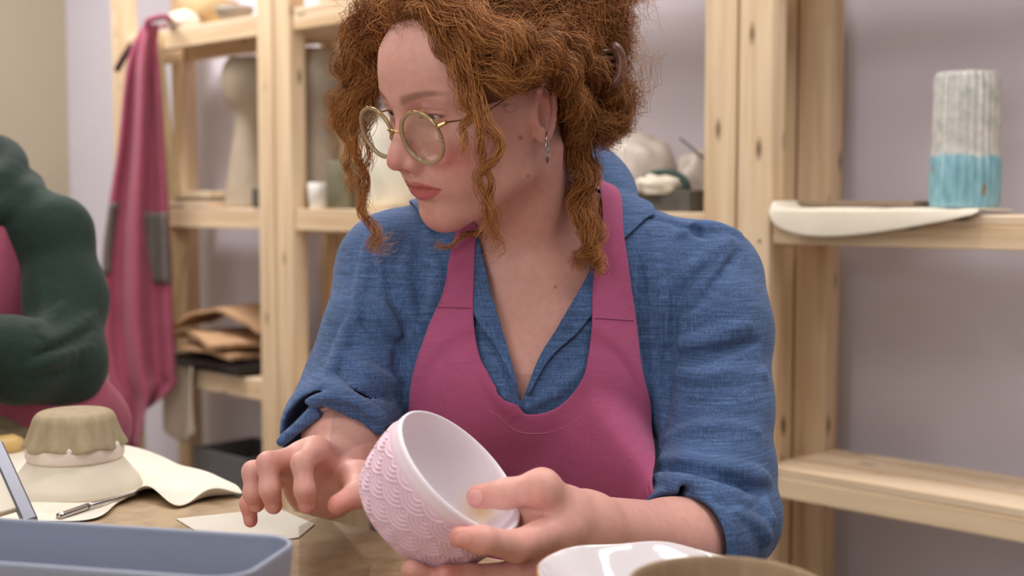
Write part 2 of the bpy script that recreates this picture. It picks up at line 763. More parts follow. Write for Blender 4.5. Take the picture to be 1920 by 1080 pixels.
POSTS = []
def shelf_unit(t0, t1, label, levels=LEVELS, height=2.2):
    root = empty('shelf_unit', FR(t0, 0, 0), label, 'shelf', 'pine shelving along the wall')
    for t in (t0 + PW / 2, t1 - PW / 2):
        for d in (0.0, DEP):
            root_post = board('post', FR(t, d, 0), FR(t, d, height), PW, 0.048, U3, M['pine'], root)
            if d == 0.0:
                POSTS.append((t, root_post))
    for z in levels:
        for d in (-0.0, DEP):
            board('rail', FR(t0 + PW, d, z - 0.031), FR(t1 - PW, d, z - 0.031), 0.038, 0.030, Z3, M['pine'], root)
        for t in (t0 + PW / 2, t1 - PW / 2):
            board('side_rail', FR(t, 0.025, z - 0.036), FR(t, DEP - 0.025, z - 0.036), 0.048, 0.030, Z3, M['pine'], root)
        for k in range(3):
            d = -0.005 + 0.0365 + k * 0.0755
            board('plank', FR(t0 + PW + 0.002, d - 0.01, z - 0.004), FR(t1 - PW - 0.002, d - 0.01, z - 0.004), 0.072, 0.016, V3, M['pine_pale'], root)
    return root


unit_r = shelf_unit(-0.034, 1.25, 'pine shelf unit at the right holding the blue and white vase')
unit_m = shelf_unit(-1.435, -0.040, 'pine shelf unit behind the woman')
unit_l = shelf_unit(-2.25, -1.441, 'pine shelf unit at the left holding paper bags and pots', LEVELS[:3])
# screws at the foot of the shelf on the right-hand posts
M['screw'] = plain('dark screw', srgb(120, 105, 90), 0.4, 0.8, var=0, bump=0)
for t, rt in ((0.0, unit_r), (-0.074, unit_m)):
    for z in (0.955,):
        for q in (-0.014, 0.014):
            v, f = lathe([(0.0001, 0.0012), (0.003, 0.001), (0.0034, 0)], 12, axis=-V3, origin=FR(t + q, -0.0242, z))
            obj('screw', mesh_np('screw', v, tri(f)), M['screw'], min(POSTS, key=lambda q: abs(q[0] - t))[1])
# ================================================================ things on the shelves
def shelf_at(px, d, z):
    """point on a shelf of height z, d metres behind the front line, seen at pixel column px"""
    k = (px - 960.0) / F_PX
    # x = k * s where s is distance along the view axis; solve along the shelf line
    best, bt = 1e9, 0
    for t in np.linspace(-3.4, 1.2, 4601):
        q = FR(t, d, z)
        e = abs(PX(q)[0] - px)
        if e < best:
            best, bt = e, t
    return FR(bt, d, z), bt


def lathe_obj(name, profile, base, mat, parent=None, n=48, rfun=None):
    v, f = lathe(profile, n, origin=base, rfun=rfun)
    return obj(name, mesh_np(name, v, tri(f)), mat, parent)


ZS = LEVELS[1] + 0.004          # top of the middle shelf
# ---- vase: ribbed, white above, turquoise below
def vase_material():
    k = NT('crackled glaze')
    v = k.coord()
    sep = k.n('ShaderNodeSeparateXYZ')
    k.l(v, sep.inputs[0])
    drip = k.noise(k.coord((60, 60, 8)), 1.0, 3)
    h = k.math('ADD', sep.outputs[2], k.math('MULTIPLY', k.math('SUBTRACT', drip, 0.5), 0.018))
    top = k.ramp(k.noise(v, 55, 4), [(0.35, srgb(184, 184, 178)), (0.65, srgb(216, 212, 206))])
    low = k.ramp(k.noise(k.coord((90, 90, 25)), 1.0, 4), [(0.3, srgb(112, 160, 176)), (0.65, srgb(146, 192, 202))])
    col = k.mix(k.ramp(h, [(0.083, (1, 1, 1)), (0.087, (0, 0, 0))]), top, low)
    vo = k.n('ShaderNodeTexVoronoi'); vo.inputs['Scale'].default_value = 1.0
    k.l(k.coord((30, 30, 13)), vo.inputs['Vector'])
    spots = k.ramp(vo.outputs['Distance'], [(0.10, (1, 1, 1)), (0.18, (0, 0, 0))])
    low_only = k.ramp(h, [(0.06, (1, 1, 1)), (0.075, (0, 0, 0))])
    col = k.mix(k.math('MULTIPLY', spots, low_only), col, srgb(150, 122, 92))
    k.color(col)
    k.set(rough=0.2, spec=0.5)
    k.b.inputs['Coat Weight'].default_value = 0.4
    return k.m
vb, vt = shelf_at(1808, 0.075, ZS + 0.0105)
ribs = lambda pr, th, r: r * (1 + 0.035 * np.cos(th * 26)[None] * np.clip(pr[:, 1:2] / 0.01, 0, 1) * (pr[:, :1] > 0.02) + 0.010 * np.sin(pr[:, 1:2] * 60 + 2 * np.sin(th)[None]))
prof = [(0.001, 0.0), (0.050, 0.0), (0.0535, 0.004), (0.0545, 0.03), (0.055, 0.07), (0.0535, 0.085), (0.0515, 0.10), (0.051, 0.15), (0.0515, 0.19), (0.0500, 0.213), (0.0485, 0.215), (0.046, 0.212), (0.046, 0.10), (0.045, 0.012), (0.001, 0.010)]
prof = np.array(prof); prof = np.vstack([prof[:1], spline(prof[1:-1], 70), prof[-1:]])
v, f = lathe(prof, 208, rfun=ribs)
o = obj('vase', mesh_np('vase', v, tri(f)), vase_material(), None, vb)
prop(o, 'tall ribbed ceramic vase, white above and turquoise below', 'vase')

# ---- felt cloth over the shelf edge
M['felt'] = fabric('cream felt', srgb(226, 216, 198), 0.92, 1.05, 1600, bump=0.25, blotch=0.05)
a, ta = shelf_at(1462, 0, ZS); b, tb = shelf_at(1850, 0, ZS)
nu, nv = 60, 26
g = np.zeros((nu, nv, 3))
for i in range(nu):
    s = i / (nu - 1)
    t = ta + (tb - ta) * s
    drop_ = 0.043 * (math.sin(PI * min(1, s ** 0.62)) ** 0.75 if 0 < s < 1 else 0) * (1.1 - 0.35 * s) + 0.003
    for j in range(nv):
        w = j / (nv - 1)
        if w < 0.55:
            q = FR(t, 0.10 - (0.10 + 0.031) * w / 0.55, ZS + 0.0075 + 0.0015 * math.sin(18 * s + 5 * w))
            if s < 0.04:
                q[2] += 0.012 * (1 - s / 0.04) ** 2
        else:
            x = (w - 0.55) / 0.45
            q = FR(t, -0.031 - 0.004 * math.sin(x * PI * 0.5) - 0.002 * math.sin(9 * s), ZS + 0.0065 - drop_ * x)
        g[i, j] = q
o = cloth('felt_cloth', g, M['felt'], None, 0.004) if 'cloth' in globals() else None
if o is None:
    o = obj('felt_cloth', mesh_np('felt_cloth', g.reshape(-1, 3), grid_faces(nu, nv)), M['felt'])
    solidify(o, 0.004, 0.0)
prop(o, 'cream felt cloth hanging over the front edge of the right shelf', 'cloth')
M['board_dark'] = wood('dark board', srgb(150, 130, 108), srgb(112, 94, 76), knots=False)
a, ta = shelf_at(1492, 0.10, ZS); b, tb = shelf_at(1748, 0.10, ZS)
o = board('thin_board', FR(ta, 0.10, ZS + 0.017), FR(tb - 0.01, 0.10, ZS + 0.017), 0.10, 0.010, V3, M['board_dark'], None)
prop(o, 'thin dark wooden board lying on the felt beside the vase', 'board')

# ---- middle unit, right end: dark crate with a green handled basket and heaped cloth
M['crate'] = plain('dark grey clay', srgb(92, 88, 80), 0.8, var=0.12)
M['green'] = plain('dark green plastic', srgb(28, 62, 54), 0.4)
M['cream'] = plain('cream cloth', srgb(222, 210, 192), 0.9, var=0.05)
M['plastic'] = plain('cloudy plastic', srgb(205, 192, 180), 0.35, var=0.06, scale=18)
c, tc_ = shelf_at(1258, 0.055, ZS)
cr = empty('clay_trough', c, 'low dark grey trough on the shelf behind her shoulder', 'trough')
for nm, d, t0_, t1_ in (('front', 0.015, -0.078, 0.078), ('back', 0.095, -0.078, 0.078)):
    board('side', FR(tc_ + t0_, d, ZS + 0.021), FR(tc_ + t1_, d, ZS + 0.021), 0.042, 0.010, Z3, M['crate'], cr)
for q in (-0.075, 0.075):
    board('end', FR(tc_ + q, 0.020, ZS + 0.021), FR(tc_ + q, 0.090, ZS + 0.021), 0.042, 0.010, Z3, M['crate'], cr)
board('bottom', FR(tc_ - 0.07, 0.055, ZS + 0.005), FR(tc_ + 0.07, 0.055, ZS + 0.005), 0.08, 0.008, V3, M['crate'], cr)
hp = [FR(tc_ + 0.058 * math.cos(x), 0.03, ZS + 0.038 + 0.040 * math.sin(x) ** 0.8) for x in np.linspace(0.0, PI, 24)]
o = obj('green_handle', tube_mesh('green_handle', hp, 0.0065, 10), M['green'])
prop(o, 'dark green curved plastic handle standing in the grey trough', 'handle')


def lump(name, c, r, mat, seed, amp=0.25, res=3, squash=0.0, parent=None):
    """a crumpled heap"""
    bm = bmesh.new()
    bmesh.ops.create_icosphere(bm, subdivisions=res + 1, radius=1.0)
    q = np.random.default_rng(seed)
    dirs = q.normal(size=(14, 3)); dirs /= np.linalg.norm(dirs, axis=1)[:, None]
    fr_ = q.uniform(2, 6, 14); ph_ = q.uniform(0, 6, 14)
    for vv in bm.verts:
        p = np.array(vv.co)
        k = 1 + amp * np.mean(np.abs(np.sin(p @ dirs.T * fr_ + ph_)) * 2 - 1.1)
        w = p * k * np.array(r)
        w[2] = max(w[2], -r[2] * 0.55)
        vv.co = Vector(w + np.array(c))
    me = bpy.data.meshes.new(name)
    bm.to_mesh(me); bm.free()
    for pl in me.polygons:
        pl.use_smooth = True
    return obj(name, me, mat, parent)


o = lump('crumpled_cloth', FR(tc_ - 0.005, 0.035, ZS + 0.048), (0.050, 0.042, 0.026), M['cream'], 3, 0.5)
prop(o, 'cream crumpled cloth heaped in the grey trough', 'cloth')
c2, t2 = shelf_at(1205, 0.12, ZS)
o = lump('plastic_bag', c2 + np.array([0, 0, 0.055]), (0.07, 0.045, 0.095), M['plastic'], 8, 0.6)
prop(o, 'cloudy beige plastic bag slumped behind the grey trough', 'bag')
o = lump('plastic_bag', FR(t2 + 0.135, 0.145, ZS + 0.042), (0.055, 0.03, 0.075), M['plastic'], 12, 0.6)
prop(o, 'smaller cloudy plastic bag leaning by the right post', 'bag')
st0, st1 = FR(tc_ - 0.02, 0.11, ZS + 0.145), FR(tc_ + 0.09, 0.11, ZS + 0.07)
o = obj('thin_stick', tube_mesh('thin_stick', spline([st0, st1], 6), 0.0022, 6), M['crate'])
prop(o, 'thin grey stick poking diagonally out of the plastic bag', 'stick')

# ---- middle unit, left end: cream jar, olive jar, white cup
M['cream_glaze'] = plain('cream glaze', srgb(232, 226, 208), 0.45, var=0.07, scale=25, bump=0.4)
M['olive'] = plain('olive stoneware', srgb(118, 112, 88), 0.55, var=0.15, scale=20)
M['white_glaze'] = plain('white glaze', srgb(228, 222, 214), 0.3, var=0.03)
c, t = shelf_at(733, 0.09, ZS)
pr = spline([(0.056, 0.0), (0.070, 0.02), (0.077, 0.08), (0.074, 0.14), (0.064, 0.19), (0.058, 0.215), (0.064, 0.235)], 30)
pr = np.vstack([[(0.001, 0)], pr, [(0.058, 0.233), (0.052, 0.21), (0.05, 0.02), (0.001, 0.015)]])
o = lathe_obj('cream_jar', pr, c, M['cream_glaze'], rfun=lambda p, th, r: r * (1 + 0.02 * np.sin(th * 5 + p[:, 1:2] * 50)))
prop(o, 'big cream textured jar on the shelf in front of her face', 'jar')
c, t = shelf_at(640, 0.03, ZS)
o = lathe_obj('olive_jar', [(0.001, 0), (0.035, 0), (0.037, 0.004), (0.0365, 0.05), (0.037, 0.115), (0.0355, 0.118), (0.033, 0.115), (0.033, 0.01), (0.001, 0.008)], c, M['olive'])
prop(o, 'dark olive cylinder jar beside the left shelf post', 'jar')
c, t = shelf_at(598, 0.03, ZS)
o = lathe_obj('white_cup', [(0.001, 0), (0.022, 0), (0.024, 0.004), (0.027, 0.035), (0.028, 0.065), (0.026, 0.066), (0.025, 0.035), (0.02, 0.008), (0.001, 0.007)], c, M['white_glaze'])
prop(o, 'small white cup between the olive jar and the left post', 'cup')

# ---- two waisted pots either side of the left post
M['stone'] = plain('beige stoneware', srgb(176, 160, 140), 0.6, var=0.1, scale=14)
for px, lab in ((468, 'tall beige waisted pot at the left of the double shelf post'), (592, 'tall beige waisted pot at the right of the double shelf post')):
    pr = spline([(0.070, 0.0), (0.064, 0.05), (0.052, 0.13), (0.040, 0.21), (0.042, 0.26), (0.062, 0.30), (0.072, 0.345), (0.066, 0.39), (0.050, 0.415)], 40)
    pr = np.vstack([[(0.001, 0)], pr, [(0.045, 0.415), (0.060, 0.36), (0.03, 0.22), (0.001, 0.2)]])
    c, t = shelf_at(px, 0.105, ZS)
    o = lathe_obj('waisted_pot', pr, c, M['stone'])
    prop(o, lab, 'pot', 'waisted pots')

# ---- left unit, middle shelf: boards and a dark block
for k, (px, w, h, nm) in enumerate([(392, 0.20, 0.012, 'lowest'), (396, 0.17, 0.012, 'middle'), (400, 0.13, 0.016, 'topmost')]):
    c, t = shelf_at(px, 0.06, ZS)
    o = board('wooden_board', FR(t - w / 2, 0.06, ZS + 0.010 + 0.014 * k), FR(t + w / 2, 0.06, ZS + 0.010 + 0.014 * k), 0.15 - 0.02 * k, h, V3, M['pine_pale'] if k != 1 else M['board_dark'], None)
    prop(o, 'pale wooden board on the left shelf, %s of the stack' % nm, 'board', 'boards on the left shelf')
c, t = shelf_at(487, -0.005, ZS)
o = board('dark_block', FR(t - 0.018, -0.004, ZS + 0.028), FR(t + 0.018, -0.004, ZS + 0.028), 0.05, 0.03, Z3, M['crate'], None, 0.004)
prop(o, 'small dark block at the shelf edge beside the left post', 'block')

# ---- left unit, top shelf
ZT = LEVELS[2] + 0.004
c, t = shelf_at(392, 0.12, ZT)
o = lathe_obj('tan_bowl', [(0.001, 0), (0.035, 0), (0.04, 0.006), (0.07, 0.04), (0.088, 0.09), (0.085, 0.092), (0.066, 0.045), (0.035, 0.014), (0.001, 0.012)], c, plain('tan clay', srgb(196, 168, 124), 0.6, var=0.08))
prop(o, 'wide tan clay bowl on the top left shelf', 'bowl')
c, t = shelf_at(440, 0.05, ZT)
o = lathe_obj('grey_dish', [(0.001, 0), (0.03, 0), (0.05, 0.03), (0.052, 0.045), (0.049, 0.045), (0.045, 0.03), (0.028, 0.008), (0.001, 0.007)], c, plain('grey clay', srgb(160, 148, 134), 0.6))
prop(o, 'small grey dish in front of the tan bowl', 'dish')
c, t = shelf_at(345, 0.02, ZT)
o = lump('cream_cloth', c + np.array([0, 0, 0.02]), (0.045, 0.04, 0.035), M['cream'], 21, 0.3)
prop(o, 'folded cream cloth at the left end of the top shelf', 'cloth')

# ---- left unit, low shelf: brown paper bags over black plastic
ZL = LEVELS[0] + 0.004
M['kraft'] = plain('brown paper', srgb(190, 152, 116), 0.8, var=0.07, scale=12, bump=0.3)
M['black'] = plain('black plastic sheet', srgb(34, 34, 34), 0.35, var=0.1)


def paper(name, c, ax, w, l, z, seed, mat, label, cat, sag=0.03, th=0.006, group=None):
    """a crumpled flat bag lying across the shelf"""
    q = np.random.default_rng(seed)
    n, m = 14, 12
    a = np.array([math.cos(ax), math.sin(ax), 0]); b = np.array([-a[1], a[0], 0])
    k = q.normal(size=(5, 2)) * 6; p = q.uniform(0, 6, 5)
    g = np.zeros((n, m, 3))
    for i in range(n):
        for j in range(m):
            u_, v_ = i / (n - 1) - 0.5, j / (m - 1) - 0.5
            zz = 0.012 * np.mean(np.abs(np.sin(k[:, 0] * u_ + k[:, 1] * v_ + p))) + sag * math.sin(PI * (u_ + 0.5)) * 0.5
            g[i, j] = np.array(c) + a * u_ * l + b * v_ * w + np.array([0, 0, z + zz])
    o = obj(name, mesh_np(name, g.reshape(-1, 3), grid_faces(n, m), smooth=False), mat)
    solidify(o, th, 1.0)
    return prop(o, label, cat, group)


c, t = shelf_at(425, 0.08, ZL)
ang = math.atan2(U2[1], U2[0])
paper('black_sheet', FR(t + 0.02, 0.06, ZL), ang, 0.20, 0.42, 0.002, 1, M['black'], 'black plastic sheet under the paper bags on the low shelf', 'sheet', 0.01, 0.020)
paper('paper_bag', FR(t, 0.06, ZL), ang + 0.1, 0.22, 0.36, 0.034, 2, M['kraft'], 'brown paper bag, lowest of the pile on the low shelf', 'paper bag', 0.03, 0.012, 'paper bags on the low shelf')
paper('paper_bag', FR(t + 0.02, 0.07, ZL), ang - 0.25, 0.22, 0.33, 0.066, 3, M['kraft'], 'brown paper bag in the middle of the pile', 'paper bag', 0.05, 0.012, 'paper bags on the low shelf')
paper('paper_bag', FR(t + 0.04, 0.08, ZL), ang + 0.35, 0.20, 0.30, 0.105, 4, M['kraft'], 'brown paper bag with a raised peak, topmost of the pile', 'paper bag', 0.11, 0.008, 'paper bags on the low shelf')
# ---- under the low shelf: grey bin and hanging cloth
M['bin'] = plain('dark grey plastic', srgb(92, 90, 94), 0.5, var=0.05)
c, t = shelf_at(468, 0.08, 0.0)
bn = empty('storage_bin', c, 'dark grey storage bin on the floor under the left shelf', 'bin')
for q, d0, d1 in ((-0.13, 0, .2), (0.13, 0, .2)):
    board('side', FR(t + q, -0.01, 0.17), FR(t + q, 0.19, 0.17), 0.32, 0.008, Z3, M['bin'], bn)
for d in (-0.01, 0.19):
    board('wall_panel', FR(t - 0.13, d, 0.17), FR(t + 0.13, d, 0.17), 0.32, 0.008, Z3, M['bin'], bn)
board('bottom', FR(t - 0.13, 0.09, 0.015), FR(t + 0.13, 0.09, 0.015), 0.2, 0.008, V3, M['bin'], bn)
o = lump('blue_bag', FR(t + 0.01, -0.09, 0.06), (0.07, 0.05, 0.07), plain('blue plastic bag', srgb(40, 92, 128), 0.4), 31, 0.3)
prop(o, 'small blue bag on the floor in front of the grey bin', 'bag')
M['linen_grey'] = plain('grey linen', srgb(176, 160, 142), 0.9, var=0.1, scale=8)
c, t = shelf_at(322, -0.03, ZL)
g = np.zeros((26, 20, 3))
for i in range(26):
    for j in range(20):
        s, w = i / 25, j / 19
        q = FR(t - 0.02 + 0.15 * s + 0.02 * w, -0.035 - 0.012 * math.sin(7 * s + 2 * w) - 0.01 * w, ZL + 0.01 - (0.12 + 0.10 * math.sin(PI * (0.25 + 0.55 * s))) * w)
        g[i, j] = q
o = obj('hanging_rag', mesh_np('hanging_rag', g.reshape(-1, 3), grid_faces(26, 20)), M['linen_grey'])
solidify(o, 0.004)
prop(o, 'grey linen rag hanging from the low left shelf', 'rag')
o = lump('yellow_sponge', P(588, 712, 3.30), (0.022, 0.02, 0.03), plain('yellow sponge', srgb(226, 190, 60), 0.9), 40, 0.15)
p_ = P(590, 712, 3.28)
prop(o, 'small yellow sponge on the low shelf behind her elbow', 'sponge')

# ---- plum apron hung on the end of the shelving
DA = 3.55
ap2 = empty('hanging_apron', P(270, 40, DA), 'long plum apron with grey patch pockets hanging from the shelf end', 'apron')
rows = [(45, 268, 300), (80, 250, 296), (130, 236, 300), (200, 228, 306), (280, 220, 310), (380, 204, 316), (480, 192, 322), (600, 190, 326), (700, 200, 330), (760, 222, 326), (842, 236, 282)]
rr = spline(rows, 60)
nu, nv = 60, 40
g = np.zeros((nu, nv, 3))
for i in range(nu):
    y, xl, xr = rr[i]
    for j in range(nv):
        w = j / (nv - 1)
        fold = 0.030 * math.sin(w * 2 * PI * 2.2 + 0.9 + 0.3 * math.sin(i * .06)) * min(1, (y - 30) / 140) + 0.05 * math.cos((w - 0.45) * PI)
        yy = y
        if y > 700:
            yy = y + (0 if w < 0.45 else -(y - 700) * 0.55 * min(1, (w - 0.45) / 0.25))
        g[i, j] = P(xl + (xr - xl) * w, yy, DA - fold)
b_ = obj('cloth_panel', mesh_np('cloth_panel', g.reshape(-1, 3), grid_faces(nu, nv)), M['apron_dusty'], ap2)
solidify(b_, 0.004)
M['patch'] = plain('grey patch', srgb(104, 97, 93), 0.9, var=0.12, scale=20)
yrow = rr[:, 0]
for (ya, yb, wa0, wa1, wb0, wb1) in ((398, 532, 0.60, 0.985, 0.74, 0.985), (380, 515, 0.02, 0.19, 0.02, 0.14)):
    s = np.zeros((14, 12, 3))
    for i in range(14):
        y = ya + (yb - ya) * i / 13
        fi = np.interp(y, yrow, np.arange(nu)); i_ = min(int(fi), nu - 2); u_ = fi - i_
        row = g[i_] * (1 - u_) + g[i_ + 1] * u_
        w0_, w1_ = wa0 + (wb0 - wa0) * i / 13, wa1 + (wb1 - wa1) * i / 13
        for j in range(12):
            fj = (w0_ + (w1_ - w0_) * j / 11) * (nv - 1); j_ = min(int(fj), nv - 2)
            s[i, j] = row[j_] * (1 - fj + j_) + row[j_ + 1] * (fj - j_) + np.array([0, -0.006, 0])
    o = obj('patch_pocket', mesh_np('patch_pocket', s.reshape(-1, 3), grid_faces(14, 12)), M['patch'], ap2)
    solidify(o, 0.004)
lp = [P(282, 60, (DA - .05)), P(276, 42, (DA - .06)), P(292, 34, (DA - .06)), P(312, 32, (DA - .05)), P(318, 40, DA + .12), P(306, 50, DA + .27)]
obj('neck_loop', tube_mesh('neck_loop', spline(lp, 24), 0.008, 8), M['apron_dusty'], ap2)
lp = [P(246, 84, (DA - .01)), P(234, 104, (DA - .02)), P(222, 126, (DA - .01)), P(219, 132, DA)]
obj('tie', tube_mesh('tie', spline(lp, 16), [0.009] * 14 + [0.007, 0.004], 8), plain('dark plum tape', srgb(70, 30, 44), 0.8), ap2)
# curved cardboard sheet leaning behind it
M['card'] = plain('tan cardboard', srgb(196, 172, 132), 0.8, var=0.05)
g = np.zeros((30, 6, 3))
xr = spline([(60, 304), (200, 318), (330, 334), (400, 350), (470, 354), (540, 340), (700, 326)], 30)
for i in range(30):
    for j in range(6):
        g[i, j] = P(296 + (xr[i, 1] - 296) * j / 5, xr[i, 0], 3.64 + 0.004 * j)
o = obj('cardboard_sheet', mesh_np('cardboard_sheet', g.reshape(-1, 3), grid_faces(30, 6)), M['card'])
solidify(o, 0.006)
prop(o, 'curved tan cardboard sheet leaning behind the hanging apron', 'cardboard')
# ================================================================ the woman
HS = 0.939
_y, _p, _r = -0.90, 0.32, 0.105
def _rot(y, p, r):
    cy, sy, cp, sp, cr, sr = math.cos(y), math.sin(y), math.cos(p), math.sin(p), math.cos(r), math.sin(r)
    return (np.array([[cy, -sy, 0], [sy, cy, 0], [0, 0, 1]]) @ np.array([[cr, 0, sr], [0, 1, 0], [-sr, 0, cr]])
            @ np.array([[1, 0, 0], [0, cp, -sp], [0, sp, cp]]))


class Frame3:
    def __init__(self, R, T, s):
        self.R, self.T, self.s = R, np.array(T), s

    def pt(self, p):
        return (np.asarray(p, float) * self.s) @ self.R.T + self.T

    def inv(self, p):
        return ((np.asarray(p, float) - self.T) @ self.R) / self.s

    def ell(self, c, r, rot=None):
        R = self.R if rot is None else self.R @ rot
        return ell(self.pt(c), np.array(r) * self.s, R)

    def cone(self, a, b, ra, rb=None):
        return cone(self.pt(a), self.pt(b), ra * self.s, (ra if rb is None else rb) * self.s)


def rotx(a):
    a = math.radians(a); c, s = math.cos(a), math.sin(a)
    return np.array([[1, 0, 0], [0, c, -s], [0, s, c]])
def roty(a):
    a = math.radians(a); c, s = math.cos(a), math.sin(a)
    return np.array([[c, 0, s], [0, 1, 0], [-s, 0, c]])
def rotz(a):
    a = math.radians(a); c, s = math.cos(a), math.sin(a)
    return np.array([[c, -s, 0], [s, c, 0], [0, 0, 1]])


HEAD = Frame3(_rot(_y, _p, _r), (-0.0252, 1.22, 1.1123), HS)
EYE = (0.0335, -0.0760, 0.0240)


def head_model(m, fr, detail=True):
    """a face that looks along -Y of its own frame"""
    H = fr
    m.u(H.ell((0, 0.012, 0.045), (0.075, 0.094, 0.082)))
    m.u(H.ell((0, -0.049, 0.056), (0.063, 0.052, 0.052)), 0.035)
    m.u(H.ell((0, -0.042, -0.008), (0.060, 0.048, 0.062)), 0.03)
    m.u(H.ell((0, -0.045, -0.054), (0.046, 0.041, 0.043)), 0.025)
    for s in (1, -1):
        m.u(H.cone((s * 0.056, -0.004, 0.0), (s * 0.048, -0.010, -0.052), 0.017, 0.014), 0.025)
        m.u(H.cone((s * 0.048, -0.012, -0.055), (s * 0.012, -0.073, -0.083), 0.013, 0.013), 0.022)
        m.u(H.ell((s * 0.043, -0.066, -0.006), (0.019, 0.017, 0.013)), 0.022)
        m.u(H.ell((s * 0.033, -0.066, -0.038), (0.022, 0.021, 0.024)), 0.02)
    m.u(H.ell((0, -0.0755, -0.081), (0.017, 0.015, 0.0155)), 0.018)
    for s in (1, -1):
        m.u(H.cone((s * 0.010, -0.0885, 0.037), (s * 0.045, -0.0735, 0.037), 0.0085, 0.007), 0.016)
    for s in (1, -1):       # eye sockets
        m.s(H.ell((s * 0.0315, -0.0995, 0.0220), (0.0175, 0.0135, 0.0115)), 0.014)
    # nose
    m.u(H.cone((0, -0.0905, 0.024), (0, -0.1105, -0.008), 0.0072, 0.0080), 0.011)
    m.u(H.ell((0, -0.1145, -0.0172), (0.0096, 0.0098, 0.0088)), 0.008)
    for s in (1, -1):
        m.u(H.ell((s * 0.0118, -0.1025, -0.0222), (0.0070, 0.0102, 0.0074)), 0.006)
    m.u(H.cone((0, -0.100, -0.012), (0, -0.096, -0.024), 0.011, 0.010), 0.012)
    # muzzle and lips
    m.u(H.ell((0, -0.0815, -0.043), (0.027, 0.0195, 0.021)), 0.016)
    m.s(H.ell((0, -0.1005, -0.0695), (0.016, 0.009, 0.0050)), 0.010)
    if not detail:
        return m
    for s in (1, -1):
        m.s(H.ell((s * 0.0062, -0.1085, -0.0290), (0.0036, 0.0058, 0.0034), rotz(s * 18)), 0.0015)
        m.u(H.cone((s * 0.003, -0.0990, -0.0425), (s * 0.013, -0.0950, -0.0440), 0.0050, 0.0042), 0.004)
        m.u(H.cone((s * 0.013, -0.0950, -0.0440), (s * 0.0305, -0.0830, -0.0482), 0.0042, 0.0020), 0.003)
        m.u(H.cone((s * 0.003, -0.0925, -0.0555), (s * 0.014, -0.0895, -0.0548), 0.0066, 0.0060), 0.004)
        m.u(H.cone((s * 0.014, -0.0895, -0.0548), (s * 0.0295, -0.0815, -0.0502), 0.0056, 0.0022), 0.003)
    for s in (1, -1):
        m.s(H.cone((0, -0.1030, -0.0487), (s * 0.013, -0.0990, -0.0483), 0.0012, 0.0012), 0.0030)
        m.s(H.cone((s * 0.013, -0.0990, -0.0483), (s * 0.0325, -0.0845, -0.0498), 0.0012, 0.0014), 0.0030)
    m.s(H.cone((0, -0.1035, -0.031), (0, -0.1055, -0.038), 0.0012, 0.0016), 0.004)
    # eyelids with an almond opening, half lowered
    for s in (1, -1):
        e = (s * EYE[0], EYE[1], EYE[2])
        m.u(H.ell(e, (0.0150, 0.0136, 0.0138)), 0.005)
        m.u(H.cone((s * 0.0195, -0.0845, 0.0300), (s * 0.0335, -0.0885, 0.0327), 0.0022, 0.0028), 0.004)
        m.u(H.cone((s * 0.0335, -0.0885, 0.0327), (s * 0.0480, -0.0800, 0.0290), 0.0028, 0.0022), 0.004)
        m.s(H.cone((s * 0.0200, -0.0890, 0.0280), (s * 0.0335, -0.0935, 0.0300), 0.0004, 0.0006), 0.0028)
        m.s(H.cone((s * 0.0335, -0.0935, 0.0300), (s * 0.0475, -0.0840, 0.0270), 0.0006, 0.0004), 0.0028)
        m.s(H.ell((s * 0.0332, -0.0905, 0.0210), (0.0126, 0.0105, 0.0025), roty(s * -4)), 0.0008)
    # ears
    for s in (1, -1):
        base = np.array([s * 0.0735, 0.016, 0.004])
        tilt = rotx(-12) @ rotz(s * 22)
        m.u(H.ell(base, (0.0055, 0.0165, 0.0290), tilt), 0.006)
        m.s(H.ell(base + np.array([s * 0.0070, -0.004, -0.004]), (0.0072, 0.0088, 0.0140), tilt), 0.003)
        m.s(H.ell(base + np.array([s * 0.0060, 0.004, 0.014]), (0.0035, 0.0050, 0.0085), tilt), 0.003)
        loop = []
        for a in np.linspace(-150, 120, 14):
            q = tilt @ np.array([s * 0.0035, 0.0155 * math.cos(math.radians(a + 20)), 0.0275 * math.sin(math.radians(a + 20))])
            loop.append(base + q)
        for i in range(len(loop) - 1):
            m.u(H.cone(loop[i], loop[i + 1], 0.0034), 0.0022)
        m.u(H.ell(base + np.array([s * 0.0015, -0.0075, -0.0265]), (0.0048, 0.0080, 0.0085)), 0.005)
        m.u(H.ell(base + np.array([s * 0.001, -0.0145, -0.004]), (0.0040, 0.0040, 0.0070)), 0.004)
    return m


NB = P(1003, 470, 1.325)                                   # base of the neck
SH_R = P(738, 502, 1.335)                                  # her right shoulder (image left)
SH_L = P(1322, 524, 1.325)
EL_R = P(655, 765, 1.245)
WR_R = P(632, 893, 1.135)
EL_L = P(1366, 1000, 1.190)
WR_L = P(1094, 990, 1.015)


def torso_model(m, e=0.0):
    """neck base to hips; e inflates it for the clothes"""
    m.u(ell(P(990, 640, 1.345), (0.150 + e, 0.096 + e, 0.155 + e)))
    m.u(ell(P(990, 860, 1.345), (0.138 + e, 0.092 + e, 0.140 + e)), 0.05)
    m.u(ell((0.012, 1.36, 0.60), (0.155 + e, 0.11 + e, 0.14 + e)), 0.06)
    for q, sh in ((-1, SH_R), (1, SH_L)):
        m.u(cone(NB + np.array([q * 0.02, 0.02, 0.015]), sh + np.array([-q * 0.005, 0, 0.0]), 0.046 + e, 0.044 + e), 0.05)
        m.u(cone(P(990 + q * 60, 560, 1.335), sh + np.array([-q * 0.03, 0, -0.03]), 0.075 + e, 0.052 + e), 0.05)
    m.u(ell(P(895, 730, 1.275), (0.066 + e, 0.060 + e, 0.070 + e)), 0.05)
    m.u(ell(P(1085, 735, 1.275), (0.066 + e, 0.060 + e, 0.070 + e)), 0.05)
    return m


